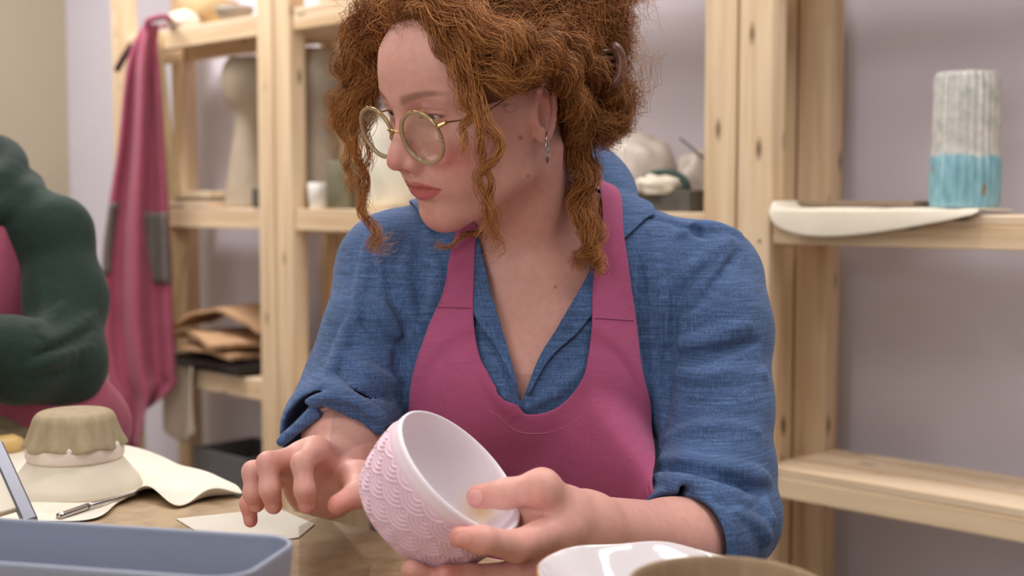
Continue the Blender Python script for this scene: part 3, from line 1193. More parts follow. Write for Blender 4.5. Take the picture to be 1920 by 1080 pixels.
body = Model()
head_model(body, HEAD)
nk = HEAD.pt((0, 0.022, -0.035))
body.u(cone(nk, NB, 0.050, 0.056), 0.022)
# neck muscles and collar bones
for s, sh in ((1, SH_L), (-1, SH_R)):
    body.u(cone(HEAD.pt((s * 0.052, 0.030, -0.045)), P(985 + s * 22, 500, 1.272), 0.013, 0.009), 0.02)
body.s(ell(P(978, 492, 1.255), (0.012, 0.012, 0.012)), 0.02)
torso = torso_model(Model())
for t in torso:
    body.append((t[0], t[1], max(t[2], 0.03)))
for s, sh in ((1, SH_L), (-1, SH_R)):
    body.u(cone(P(985 + s * 28, 512, 1.262), (P(985 + s * 28, 512, 1.262) * 0.62 + sh * 0.38) + np.array([0, -0.022, 0.006]), 0.006, 0.005), 0.016)
# arms
body.u(chain([SH_R, P(702, 640, 1.287), EL_R], [0.042, 0.040, 0.040]), 0.02)
body.u(chain([SH_L, P(1343, 740, 1.257), EL_L], [0.043, 0.041, 0.041]), 0.02)
body.u(chain([EL_R, P(648, 825, 1.195), WR_R], [0.041, 0.037, 0.0265]), 0.02)
body.u(chain([EL_L, P(1262, 1022, 1.115), WR_L], [0.042, 0.0375, 0.0265]), 0.02)


def finger(pts, rads, k=0.006):
    body.u([cone(pts[i], pts[i + 1], rads[i], rads[i + 1]) for i in range(len(pts) - 1)], k)


NAILS = []
def nail(tip, prev, out, w=0.0062, l=0.0072, lift=0.0052):
    """a fingernail on the back of the last joint"""
    ax = np.array(tip) - np.array(prev)
    ax = ax / np.linalg.norm(ax)
    o = np.array(out, float); o = o - ax * (o @ ax); o /= np.linalg.norm(o)
    c = np.array(tip) - ax * 0.0005 + o * lift
    R = np.stack([np.cross(o, ax), ax, o], 1)
    if w > 0.006:
        body.u(ell(c, (w, l, 0.0030), R), 0.0008)
    NAILS.append((c, R, w, l))


# --- her right hand, hanging over the table (image left)
RH = {}
RH['palm'] = [P(592, 846, 1.075), P(566, 856, 1.078), P(545, 870, 1.088), P(534, 886, 1.100)]
wr = WR_R
body.u(cone(wr, RH['palm'][0], 0.024, 0.0125), 0.012)
body.u(cone(wr, RH['palm'][1], 0.022, 0.0125), 0.012)
body.u(cone(wr + np.array([-.006, 0, -.006]), RH['palm'][2], 0.020, 0.0120), 0.012)
body.u(cone(wr + np.array([-.008, 0, -.012]), RH['palm'][3], 0.020, 0.0110), 0.012)
body.u(cone(P(618, 925, 1.125), P(575, 925, 1.110), 0.0205, 0.0170), 0.014)      # heel of the hand
body.u(cone(P(640, 905, 1.115), P(672, 898, 1.090), 0.0190, 0.0150), 0.012)      # thumb ball
finger([RH['palm'][0], P(566, 868, 1.040), P(571, 918, 1.032), P(575, 948, 1.036)], [0.0114, 0.0083, 0.0078, 0.0070])
finger([RH['palm'][1], P(502, 868, 1.050), P(506, 918, 1.042), P(513, 948, 1.046)], [0.0112, 0.0086, 0.0081, 0.0073])
finger([RH['palm'][2], P(474, 884, 1.062), P(475, 926, 1.056), P(481, 946, 1.060)], [0.0106, 0.0082, 0.0076, 0.0068])
finger([RH['palm'][3], P(482, 906, 1.082), P(466, 944, 1.074), P(470, 976, 1.072)], [0.0098, 0.0072, 0.0066, 0.0060])
finger([P(672, 898, 1.090), P(672, 926, 1.060), P(634, 946, 1.045)], [0.0145, 0.0105, 0.0088], 0.008)
nail(P(575, 948, 1.036), P(571, 918, 1.032), (-.05, -1, 0.2), .0052, .006, .0048)
nail(P(513, 948, 1.046), P(506, 918, 1.042), (-.15, -1, 0.2), .0052, .006, .0050)
nail(P(481, 946, 1.060), P(475, 926, 1.056), (-.2, -1, 0.2), .0050, .0056, .0046)
nail(P(470, 976, 1.072), P(466, 944, 1.074), (-.2, -1, 0.2), .0044, .005, .0040)

# --- the bowl's place (needed by the hand that holds it)
BOWL_C = P(864, 882, 0.965)                       # centre of the rim
BOWL_A = np.array([0.66, -0.25, 0.71]); BOWL_A /= np.linalg.norm(BOWL_A)

BOWL_H = 0.064
BOWL_OUT = spline([(0.0425, -BOWL_H), (0.0500, -BOWL_H + 0.004), (0.0565, -BOWL_H + 0.016), (0.0600, -BOWL_H + 0.034), (0.0612, -0.016), (0.0606, -0.002)], 150)
BOWL_IN = spline([(0.0572, -0.002), (0.0570, -0.016), (0.0535, -BOWL_H + 0.034), (0.045, -BOWL_H + 0.019), (0.032, -BOWL_H + 0.011), (0.016, -BOWL_H + 0.0075), (0.001, -BOWL_H + 0.007)], 50)
_bp = lathe(np.vstack([BOWL_OUT[::5], [(0.0592, 0.0012)], BOWL_IN[::2]]), 120)[0] @ frame(BOWL_A).T + BOWL_C


def touch(px, py, r, d0=0.84, d1=0.99):
    """slide a finger joint away from us until it rests on the bowl"""
    for D_ in np.arange(d0, d1, 0.001):
        p = P(px, py, D_)
        if np.sqrt(((_bp - p) ** 2).sum(1)).min() < r + 0.0008:
            return p
    return P(px, py, d1)


# --- her left hand, closed round the bowl (image right)
LT = [P(1062, 962, 0.995), P(1016, 914, 0.968), touch(948, 926, 0.0110, d1=0.975), touch(897, 932, 0.0100, d1=0.985)]
body.u(cone(WR_L, LT[0], 0.0260, 0.0190), 0.015)
finger(LT, [0.0185, 0.0135, 0.0106, 0.0094], 0.008)
nail(LT[3] + (LT[2] - LT[3]) * .04, LT[2], (0.0, -1, 0.25), .0066, .0082, .0068)
LI = [P(1052, 992, 0.978), touch(968, 1024, 0.0116, d1=0.945), touch(905, 1012, 0.0100), touch(862, 1007, 0.0085)]
body.u(cone(WR_L, LI[0], 0.0250, 0.0165), 0.015)
finger(LI, [0.0155, 0.0112, 0.0095, 0.0078], 0.006)
nail(LI[3], LI[2], (-.1, -1, 0.1), .0052, .006, .0058)
LM = [P(1050, 1035, 0.985), touch(965, 1080, 0.0118, d1=0.950), touch(880, 1083, 0.0100, d1=0.955), touch(835, 1078, 0.0085, d1=0.955)]
body.u(cone(WR_L + np.array([0, 0, -.010]), LM[0], 0.0230, 0.0160), 0.015)
finger(LM, [0.0155, 0.0112, 0.0095, 0.0080], 0.006)
LR = [P(1040, 1078, 0.995), P(930, 1112, 0.968), touch(830, 1096, 0.0100, d1=0.97), touch(772, 1070, 0.0088, d1=0.97)]
body.u(cone(WR_L + np.array([0, .005, -.016]), LR[0], 0.0210, 0.0150), 0.015)
finger(LR, [0.0145, 0.0108, 0.0092, 0.0080], 0.006)
LP4 = [P(1045, 1090, 1.015), P(965, 1122, 0.995), P(890, 1118, 0.985), P(845, 1106, 0.980)]
finger([WR_L + np.array([.0, .01, -.022])] + LP4, [0.018, 0.0130, 0.0092, 0.0078, 0.0068], 0.008)
body.u(cone(LT[0], LI[0], 0.016, 0.0150), 0.012)
body.u(cone(P(1004, 962, 0.990), P(1050, 975, 0.990), 0.0125, 0.0165), 0.012)
body.u(cone(P(1004, 962, 0.990), P(1008, 1008, 0.975), 0.0125, 0.0120), 0.012)

# ---- extract the body in boxes of different fineness
parts = []
hb_lo = HEAD.T - np.array([0.14, 0.14, 0.305]); hb_hi = HEAD.T + np.array([0.135, 0.13, 0.13])
v, f = sdf_mesh(body, hb_lo, hb_hi, 0.00145)
parts.append((v, f))
v, f = sdf_mesh(body, (-0.24, 1.10, 0.50), (0.27, 1.52, 1.06), 0.004)
parts.append((v, f))
h = 0.0016
v, f = sdf_mesh(body, P(450, 1010, 1.02)[0] * np.array([1, 0, 0]) + np.array([-0.015, 1.01, 0.735]), (-0.095, 1.30, 0.86), h)
parts.append((v, f))
v, f = sdf_mesh(body, (-0.10, 0.855, 0.64), (0.235, 1.26, 0.862), h)
parts.append((v, f))
# trim the coarse torso block where the fine blocks take over
fine = [(hb_lo, hb_hi)]
for i in (1,):
    v, f = parts[i]
    px = PX(v)
    k = ~(v[:, 1] < 1.205) & ~((v > hb_lo + 0.004) & (v < hb_hi - 0.004)).all(1)
    v2, f2, _ = drop(v, f, k)
    parts[i] = (v2, f2)
bv, bf = merge(parts)

# ---- skin colour
SK = np.array(srgb(214, 161, 148)); LIP = np.array(srgb(190, 94, 96)); BLUSH = np.array(srgb(212, 122, 120)); BROW = np.array(srgb(112, 76, 60))
cols = np.tile(SK, (len(bv), 1))
hl = HEAD.inv(bv)
def tint(mask, c):
    global cols
    m = np.clip(mask, 0, 1)[:, None]
    cols = cols * (1 - m) + np.array(c) * m
def blob(c, r, p=2):
    return np.exp(-(((hl - np.array(c)) / np.array(r)) ** 2).sum(1))
for s in (1, -1):
    tint(0.75 * blob((s * 0.045, -0.075, -0.020), (0.020, 0.03, 0.017)), BLUSH)
    tint(0.35 * blob((s * 0.031, -0.09, 0.012), (0.02, 0.02, 0.010)), srgb(196, 132, 124))
tint(0.55 * blob((0, -0.122, -0.017), (0.013, 0.014, 0.013)), BLUSH)
tint(0.3 * blob((0, -0.095, -0.088), (0.02, 0.02, 0.013)), BLUSH)
tint(0.6 * blob((0.0735, 0.016, 0.004), (0.012, 0.02, 0.03)), srgb(214, 140, 128))
# lips
ax_ = np.abs(hl[:, 0])
zt = -0.0490 - 0.0006 * (ax_ / 0.025) ** 2
upb = zt + 0.0098 * np.clip(1 - (ax_ / 0.0335) ** 1.6, 0, 1) - 0.0022 * np.exp(-(ax_ / 0.004) ** 2)
lob = zt - 0.0146 * np.clip(1 - (ax_ / 0.0325) ** 2.2, 0, 1)
inl = np.clip((upb - hl[:, 2]) / 0.0012, 0, 1) * np.clip((hl[:, 2] - lob) / 0.0016, 0, 1) * (ax_ < 0.0342) * (hl[:, 1] < -0.075)
tint(0.85 * inl, LIP)
tint(0.45 * inl * np.exp(-((hl[:, 2] - zt) / 0.0014) ** 2), srgb(120, 45, 48))
# brows
for s in (1, -1):
    xx = s * hl[:, 0]
    t = np.clip((xx - 0.011) / 0.048, 0, 1)
    bz = 0.0395 + 0.0075 * np.sin(t * PI * 0.72) - 0.003 * t
    wd = 0.0048 * (1 - 0.55 * t)
    m = np.exp(-((hl[:, 2] - bz) / wd) ** 4) * np.clip((xx - 0.009) / 0.006, 0, 1) * np.clip((0.061 - xx) / 0.014, 0, 1) * (hl[:, 1] < -0.05)
    tint(0.62 * m, BROW)
# lash line, deepened so the upper lid's shade is in the colour
for s in (1, -1):
    d = hl - np.array([s * 0.0332, -0.0905, 0.0210])
    q = np.sqrt((d[:, 0] / 0.0140) ** 2 + (d[:, 2] / 0.0038) ** 2)
    tint(0.9 * np.exp(-((q - 0.98) / 0.20) ** 2) * (d[:, 2] > -0.001) * (hl[:, 1] < -0.075), srgb(90, 56, 46))
# a mole on the jaw and on the chest
pxb = PX(bv)
for mx_, my_, mr_ in ((976, 258, 4.0), (1041, 538, 3.0), (990, 330, 2.5)):
    dd = np.hypot(pxb[:, 0] - mx_, pxb[:, 1] - my_)
    cand = np.nonzero(dd < 6)[0]
    if len(cand):
        near_ = bv[cand, 1].min() + 0.01
        tint(0.7 * np.clip(1.4 - dd / mr_, 0, 1) * (bv[:, 1] < near_), srgb(120, 74, 62))
# knuckles, finger ends and nails
def wblob(c, r):
    return np.exp(-(((bv - np.array(c)) / r) ** 2).sum(1))
for c in (LI[3], LT[3], LM[3], P(575, 950, 1.036), P(513, 950, 1.046), P(481, 948, 1.06), P(470, 978, 1.072), P(634, 946, 1.045)):
    tint(0.55 * wblob(c, 0.014), srgb(216, 128, 116))
for c in (LT[1], LI[1], RH['palm'][0], P(502, 868, 1.05)):
    tint(0.30 * wblob(c, 0.014), srgb(218, 142, 130))
for c, R, w, l in NAILS:
    q = (bv - c) @ R
    m = ((q[:, 0] / w) ** 2 + (q[:, 1] / l) ** 2 < 0.95) & (q[:, 2] > 0.0002) & (q[:, 2] < 0.006)
    k_ = 1.0 if w > 0.006 else 0.7
    tint(m * 0.75 * k_, srgb(228, 172, 164))
    rim_ = np.exp(-((np.sqrt((q[:, 0] / w) ** 2 + (q[:, 1] / l) ** 2) - 1.0) / 0.10) ** 2) * (q[:, 2] > -0.001) * (q[:, 2] < 0.006)
    tint(rim_ * 0.4 * k_, srgb(176, 104, 98))

woman = empty('person', (NB[0], NB[1], 0.45), 'woman in a blue linen shirt and plum apron holding a pink bowl, looking aside', 'person')
me = mesh_np('body', bv, bf)
vcol(me, cols)
obj('body', me, M['skin'], woman)


# ---- eyes
def eye_material():
    k = NT('eye')
    at = k.n('ShaderNodeAttribute', attribute_name='Col')
    k.color(at.outputs['Color'])
    k.set(rough=0.08, spec=0.6)
    return k.m
M['eye'] = eye_material()
GAZE = np.array([-0.10, -1.0, -0.22]); GAZE /= np.linalg.norm(GAZE)
for s in (1, -1):
    vv, ff = lathe([(0.0122 * math.sin(a), 0.0122 * math.cos(a)) for a in np.linspace(0.001, PI - 0.001, 40)], 32)
    n = vv / 0.0122
    ang = np.arccos(np.clip(n[:, 2], -1, 1))
    c = np.tile(np.array(srgb(205, 192, 186)), (len(vv), 1))
    c[ang < 0.50] = srgb(98, 92, 68)
    c[(ang < 0.50) & (ang > 0.43)] = srgb(54, 48, 40)
    c[ang < 0.20] = (0.005, 0.005, 0.005)
    w = HEAD.pt((vv @ frame(GAZE).T) + np.array([s * EYE[0], EYE[1], EYE[2]]))
    me = mesh_np('eye', w, tri(ff))
    vcol(me, c)
    obj('eye', me, M['eye'], woman)
# ---------------------------------------------------------------- her shirt
shirt = torso_model(Model(), 0.008)
shirt.u(chain([SH_R + np.array([0, 0, -.004]), P(702, 640, 1.285), EL_R], [0.060, 0.051, 0.050]), 0.022)
shirt.u(chain([SH_L + np.array([0, 0, -.004]), P(1343, 620, 1.285), P(1343, 760, 1.25), P(1340, 900, 1.205)], [0.060, 0.053, 0.052, 0.055]), 0.022)
# rolled cuffs
CUFF_R = (P(652, 760, 1.245), P(634, 806, 1.200))
CUFF_L = (P(1352, 945, 1.200), P(1302, 1010, 1.142))
shirt.u(cone(P(664, 720, 1.26), CUFF_R[1], 0.050, 0.049), 0.012)
shirt.u(cone(P(650, 775, 1.232), CUFF_R[1], 0.053, 0.0545), 0.005)
shirt.u(cone(P(1346, 880, 1.21), CUFF_L[1], 0.055, 0.053), 0.012)
shirt.u(cone(P(1354, 965, 1.19), CUFF_L[1], 0.057, 0.0560), 0.005)
# button tab of the rolled cuff
shirt.u(chain([P(1425, 935, 1.150), P(1436, 975, 1.140), P(1428, 1015, 1.130)], [0.007, 0.009, 0.006]), 0.004)
shirt_base = Model(shirt)
shirt.s(cone(CUFF_R[1] + (CUFF_R[1] - CUFF_R[0]) * 0.15, P(610, 900, 1.10), 0.047, 0.075), 0.003)
shirt.s(cone(CUFF_L[1] + (CUFF_L[1] - CUFF_L[0]) * 0.10 + np.array([-.012, -.01, 0]), P(1150, 1034, 1.00), 0.044, 0.085), 0.003)
for q_ in range(4):
    shirt.u(cone(P(588 - 4 * q_, 776 + 3 * q_, 1.168 + 0.012 * q_), P(527, 828, 1.166), 0.0075, 0.0018), 0.006)
v0, f0 = sdf_mesh(shirt_base, (-0.26, 1.02, 0.62), (0.30, 1.52, 1.12), 0.004)
cast0 = Caster(v0, f0)


def folds(model, lines, cast):
    """soft ridges (r>0) and grooves (r<0) drawn along the cloth"""
    for r, pts in lines:
        q = [cast(*p) for p in pts]
        q = np.array([p for p in q if p is not None])
        if len(q) < 2:
            continue
        n = np.array([cast.near(p)[1] for p in q])
        n *= np.sign(-(n[:, 1:2]) + 1e-9)
        q = spline(q, 3 * len(q))
        n = spline(n, len(q))
        for i in range(len(q) - 1):
            w = math.sin(PI * (i + 0.8) / (len(q) + 0.6))
            a = abs(r) * (0.45 + 0.55 * w)
            if r > 0:
                model.u(cone(q[i] - n[i] * a * 0.45, q[i + 1] - n[i + 1] * a * 0.45, a), a * 1.7)
            else:
                model.s(cone(q[i] + n[i] * a * 0.35, q[i + 1] + n[i + 1] * a * 0.35, a), a * 1.5)


FOLD = [
    # her left sleeve (image right)
    (0.006, [(1256, 650), (1320, 640), (1400, 610)]), (-0.004, [(1254, 668), (1330, 662), (1420, 640)]),
    (0.006, [(1250, 700), (1330, 705), (1432, 700)]), (-0.004, [(1262, 590), (1320, 560), (1385, 470)]),
    (0.006, [(1240, 860), (1300, 865), (1400, 885), (1440, 900)]), (-0.005, [(1235, 880), (1310, 890), (1430, 925)]),
    (0.006, [(1225, 900), (1290, 905), (1400, 940)]), (-0.004, [(1215, 918), (1290, 920), (1370, 950)]),
    (0.005, [(1270, 540), (1300, 500), (1370, 450)]), (0.006, [(1275, 440), (1320, 425), (1385, 440)]),
    (-0.005, [(1262, 560), (1258, 640), (1248, 760), (1235, 850)]),
    (0.005, [(1250, 820), (1320, 800), (1420, 810)]),
    (0.005, [(1380, 960), (1420, 985), (1440, 1010)]),
    # her right sleeve (image left)
    (-0.006, [(748, 610), (752, 680), (752, 760)]), (0.006, [(690, 560), (720, 590), (745, 625)]),
    (-0.004, [(665, 590), (710, 630), (742, 650)]), (0.006, [(640, 660), (690, 700), (740, 720)]),
    (-0.004, [(625, 690), (680, 730), (740, 750)]), (0.006, [(610, 720), (660, 755), (720, 790)]),
    (0.005, [(575, 752), (620, 748), (680, 775), (715, 810)]), (-0.004, [(590, 765), (640, 765), (700, 800)]),
    (0.005, [(690, 450), (680, 520), (665, 600)]), (0.005, [(655, 600), (640, 650), (615, 700)]),
    # chest and shoulders
    (0.005, [(770, 450), (760, 540), (790, 640)]), (-0.004, [(720, 470), (735, 560), (760, 620)]),
    (0.005, [(1215, 430), (1235, 540), (1250, 640)]), (0.005, [(1215, 520), (1225, 640), (1230, 740)]),
    (0.006, [(1215, 385), (1270, 400), (1330, 425)]), (-0.004, [(1215, 405), (1270, 420), (1320, 445)]),
    (0.005, [(800, 440), (820, 520), (800, 600)]), (-0.004, [(1200, 480), (1205, 600), (1215, 700)]),
    (0.004, [(905, 700), (940, 740), (965, 770)]), (0.004, [(1090, 690), (1050, 730), (990, 762)]),
]
folds(shirt, FOLD, cast0)
sv, sf = sdf_mesh(shirt, (-0.26, 1.02, 0.60), (0.30, 1.52, 1.12), 0.0027)
cast_shirt = Caster(sv, sf)
NECK_HOLE = [(868, 400), (905, 470), (922, 560), (952, 660), (976, 748), (984, 735), (1010, 672), (1052, 600), (1098, 520), (1118, 470), (1140, 410), (1118, 320), (1060, 250), (900, 300)]
pxs = PX(sv)
hole = inpoly(pxs, NECK_HOLE) & (sv[:, 1] < 1.36)
sv2, sf2, _ = drop(sv, sf, ~hole)
o = shirt_o = obj('shirt', mesh_np('shirt', sv2, sf2), M['denim'], woman)
prop(o, 'blue linen shirt with rolled sleeves')


def ribbon(name, inner, outer, n=60, m=14, mat=None, cast=cast_shirt, lift=(0.003, 0.004), parent=None, depth=None, bulge=0.0, thick=0.0016):
    """cloth between two edges drawn in the picture, laid on the shirt; points are (px,py) or (px,py,D)"""
    def lay(pts, n):
        w = []
        for p in pts:
            if len(p) == 3:
                w.append(P(*p))
            else:
                q = cast(p[0], p[1])
                if q is None:
                    q = P(p[0], p[1], w[-1][1] if w else 1.28)
                w.append(q)
        return spline(w, n)
    a, b = lay(inner, n), lay(outer, n)
    t = np.linspace(0, 1, m)[None, :, None]
    g = a[:, None] * (1 - t) + b[:, None] * t
    return g


def drape(g, cast, lift, it=6, lam=0.5, fixed=None):
    """push a grid of points out of the shirt, smoothing between pushes"""
    g = g.copy()
    for k in range(it):
        s = g.copy()
        s[1:-1] = s[1:-1] * (1 - lam) + lam * 0.5 * (g[:-2] + g[2:])
        s[:, 1:-1] = s[:, 1:-1] * (1 - lam) + lam * 0.5 * (s[:, :-2] + s[:, 2:])
        g = s
        for i in range(g.shape[0]):
            for j in range(g.shape[1]):
                p, n, d = cast.near(g[i, j])
                sd = (g[i, j] - p) @ n
                if sd < lift:
                    g[i, j] = p + n * lift
    return g


def cloth(name, g, mat, parent, thick=0.0018, sub=1):
    n, m = g.shape[:2]
    o = obj(name, mesh_np(name, g.reshape(-1, 3), grid_faces(n, m)), mat, parent)
    solidify(o, thick, 0.0)
    if sub:
        subsurf(o, sub)
    return o


# outward normals of the surface nets point away from the cloth; make sure of it once
_p, _n, _d = cast_shirt.near(P(985, 900, 1.0))
NSGN = 1.0 if _n[1] < 0 else -1.0
if NSGN < 0:
    sf = sf[:, ::-1]
    cast_shirt = Caster(sv, sf)

# lapels and collar
g = ribbon('lapel', [(1122, 470), (1096, 524), (1052, 602), (1012, 670), (984, 738)], [(1150, 520), (1122, 575), (1080, 628), (1030, 676), (990, 744)], 40, 8)
lap = drape(g, cast_shirt, 0.0045, 3)
cloth('lapel', lap, M['denim'], shirt_o, 0.002)
g = ribbon('lapel', [(897, 440), (912, 500), (926, 565), (952, 655), (976, 745)], [(868, 460), (872, 530), (888, 590), (930, 655), (970, 735)], 40, 8)
lap = drape(g, cast_shirt, 0.0045, 3)
cloth('lapel', lap, M['denim'], shirt_o, 0.002)
# collar leaf on her left shoulder, standing at the nape
inner = [(1010, 268, 1.425), (1075, 262, 1.405), (1100, 288, 1.365), (1120, 348, 1.328), (1132, 422, 1.300), (1124, 492, 1.282)]
outer = [(1030, 330, 1.470), (1120, 318, 1.450), (1178, 322, 1.405), (1200, 385, 1.352), (1204, 442, 1.318), (1150, 478, 1.286)]
g = ribbon('collar', inner, outer, 50, 12)
bow = np.sin(np.linspace(0, PI, 12))[None, :, None] * np.array([0.004, -0.006, 0.010])
g = drape(g + bow, cast_shirt, 0.004, 3, 0.3)
cloth('collar', g, M['denim'], shirt_o, 0.003)
inner = [(1010, 268, 1.425), (930, 300, 1.405), (880, 350, 1.360), (866, 400, 1.315), (880, 440, 1.290)]
outer = [(1030, 330, 1.470), (900, 352, 1.450), (800, 385, 1.400), (775, 420, 1.340), (822, 470, 1.300)]
g = ribbon('collar', inner, outer, 50, 12)
g = drape(g + bow * np.array([-1, 1, 1]), cast_shirt, 0.004, 3, 0.3)
cloth('collar', g, M['denim'], shirt_o, 0.003)

# ---------------------------------------------------------------- her apron
ins = [(897, 425), (893, 500), (890, 580), (893, 640), (906, 690), (935, 738), (975, 766), (1010, 772), (1048, 760), (1080, 725), (1100, 672), (1107, 620), (1107, 570), (1112, 500), (1126, 430), (1120, 385, 1.300), (1110, 340, 1.330)]
outs = [(862, 425), (843, 500), (820, 578), (800, 640), (780, 710), (766, 775), (742, 930), (980, 1120), (1225, 1060), (1236, 900), (1222, 800), (1196, 710), (1188, 610), (1175, 500), (1164, 430), (1158, 385, 1.308), (1144, 340, 1.340)]
g = ribbon('apron', ins, outs, 132, 36)
g = drape(g, cast_shirt, 0.0060, 8, 0.5)
cast_ap = None
ap = cloth('apron', g, M['apron'], woman, 0.0022)
APG = g
# neck strap over the collar, round the nape
def strap(c, w, nrm, n=40):
    c = spline(c, n); nr = spline(nrm, n); nr /= np.linalg.norm(nr, axis=1)[:, None]
    t = np.gradient(c, axis=0); t /= np.linalg.norm(t, axis=1)[:, None]
    b = np.cross(t, nr)
    ww = spline([[x] for x in w], n)
    s = np.linspace(-1, 1, 5)[None, :, None]
    return c[:, None] + s * b[:, None] * ww[:, None]
endl, endr = g[0].mean(0), g[-1].mean(0)
wl, wr_ = np.linalg.norm(g[0, 0] - g[0, -1]) / 2, np.linalg.norm(g[-1, 0] - g[-1, -1]) / 2
st = strap([endr + np.array([0, 0, -.004]), P(1120, 318, 1.350), P(1100, 290, 1.380), P(1050, 268, 1.420)],
           [wr_, 0.0150, 0.013, 0.012], [(.6, -1, .3), (.9, -.6, .3), (.9, -.2, .4), (.3, .8, .5)])
cloth('strap', st, M['apron'], ap, 0.002)
st = strap([endl, P(885, 380, 1.310), P(905, 330, 1.36), P(960, 285, 1.405), P(1050, 268, 1.42)],
           [wl, 0.014, 0.012, 0.012, 0.012], [(-.3, -1, .3), (-.6, -1, .3), (-.9, -.6, .3), (-.6, .4, .4), (.3, .8, .5)])
cloth('strap', st, M['apron'], ap, 0.002)

# seams and top-stitching on the apron
M['thread'] = plain('pink thread', srgb(205, 130, 160), 0.8, var=0, bump=0)
M['seam'] = plain('dark plum seam', srgb(120, 48, 80), 0.9, var=0, bump=0)  # seam tubes in a darker plum than the cloth
d_in = np.linalg.norm(APG - APG[:, :1], axis=2)
st_ = []
for i in range(44, 76):
    j = np.searchsorted(d_in[i], 0.020)
    j = min(max(j, 1), APG.shape[1] - 1)
    w_ = (0.020 - d_in[i, j - 1]) / max(d_in[i, j] - d_in[i, j - 1], 1e-6)
    st_.append(APG[i, j - 1] * (1 - w_) + APG[i, j] * w_)
st_ = np.array(st_)
st_ = np.array([q + cast_shirt.near(q)[1] * 0.0012 for q in st_])
for _ in range(4):
    st_[1:-1] = (st_[:-2] + 2 * st_[1:-1] + st_[2:]) / 4
obj('stitching', tube_mesh('stitching', st_, 0.0002, 5), M['thread'], ap)
cast_ap = Caster(APG.reshape(-1, 3), grid_faces(*APG.shape[:2]))
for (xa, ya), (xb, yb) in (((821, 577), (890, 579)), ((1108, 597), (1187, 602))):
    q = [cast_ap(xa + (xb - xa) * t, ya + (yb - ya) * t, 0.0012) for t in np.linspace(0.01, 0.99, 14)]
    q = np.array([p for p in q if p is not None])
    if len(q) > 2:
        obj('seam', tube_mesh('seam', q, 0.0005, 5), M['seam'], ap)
# ---------------------------------------------------------------- glasses
def acetate():
    k = NT('pale clear acetate')
    k.color(srgb(196, 176, 138))
    k.set(rough=0.15, spec=0.5)
    k.b.inputs['Transmission Weight'].default_value = 0.45
    return k.m
def lens_mat():
    k = NT('spectacle lens')
    tr = k.n('ShaderNodeBsdfTransparent')
    tr.inputs[0].default_value = (0.93, 0.92, 0.94, 1)
    gl = k.n('ShaderNodeBsdfGlossy')
    gl.inputs['Roughness'].default_value = 0.05
    fr = k.n('ShaderNodeValue')
    fr.outputs[0].default_value = 0.16
    mx = k.n('ShaderNodeMixShader')
    k.l(fr.outputs[0], mx.inputs[0]); k.l(tr.outputs[0], mx.inputs[1]); k.l(gl.outputs[0], mx.inputs[2])
    k.l(mx.outputs[0], k.out.inputs[0])
    return k.m
M['acetate'] = acetate()
M['lens'] = lens_mat()
glasses = empty('glasses', HEAD.pt((0, -0.11, 0)), 'round glasses with pale clear rims and thin gold arms on her nose', 'glasses')


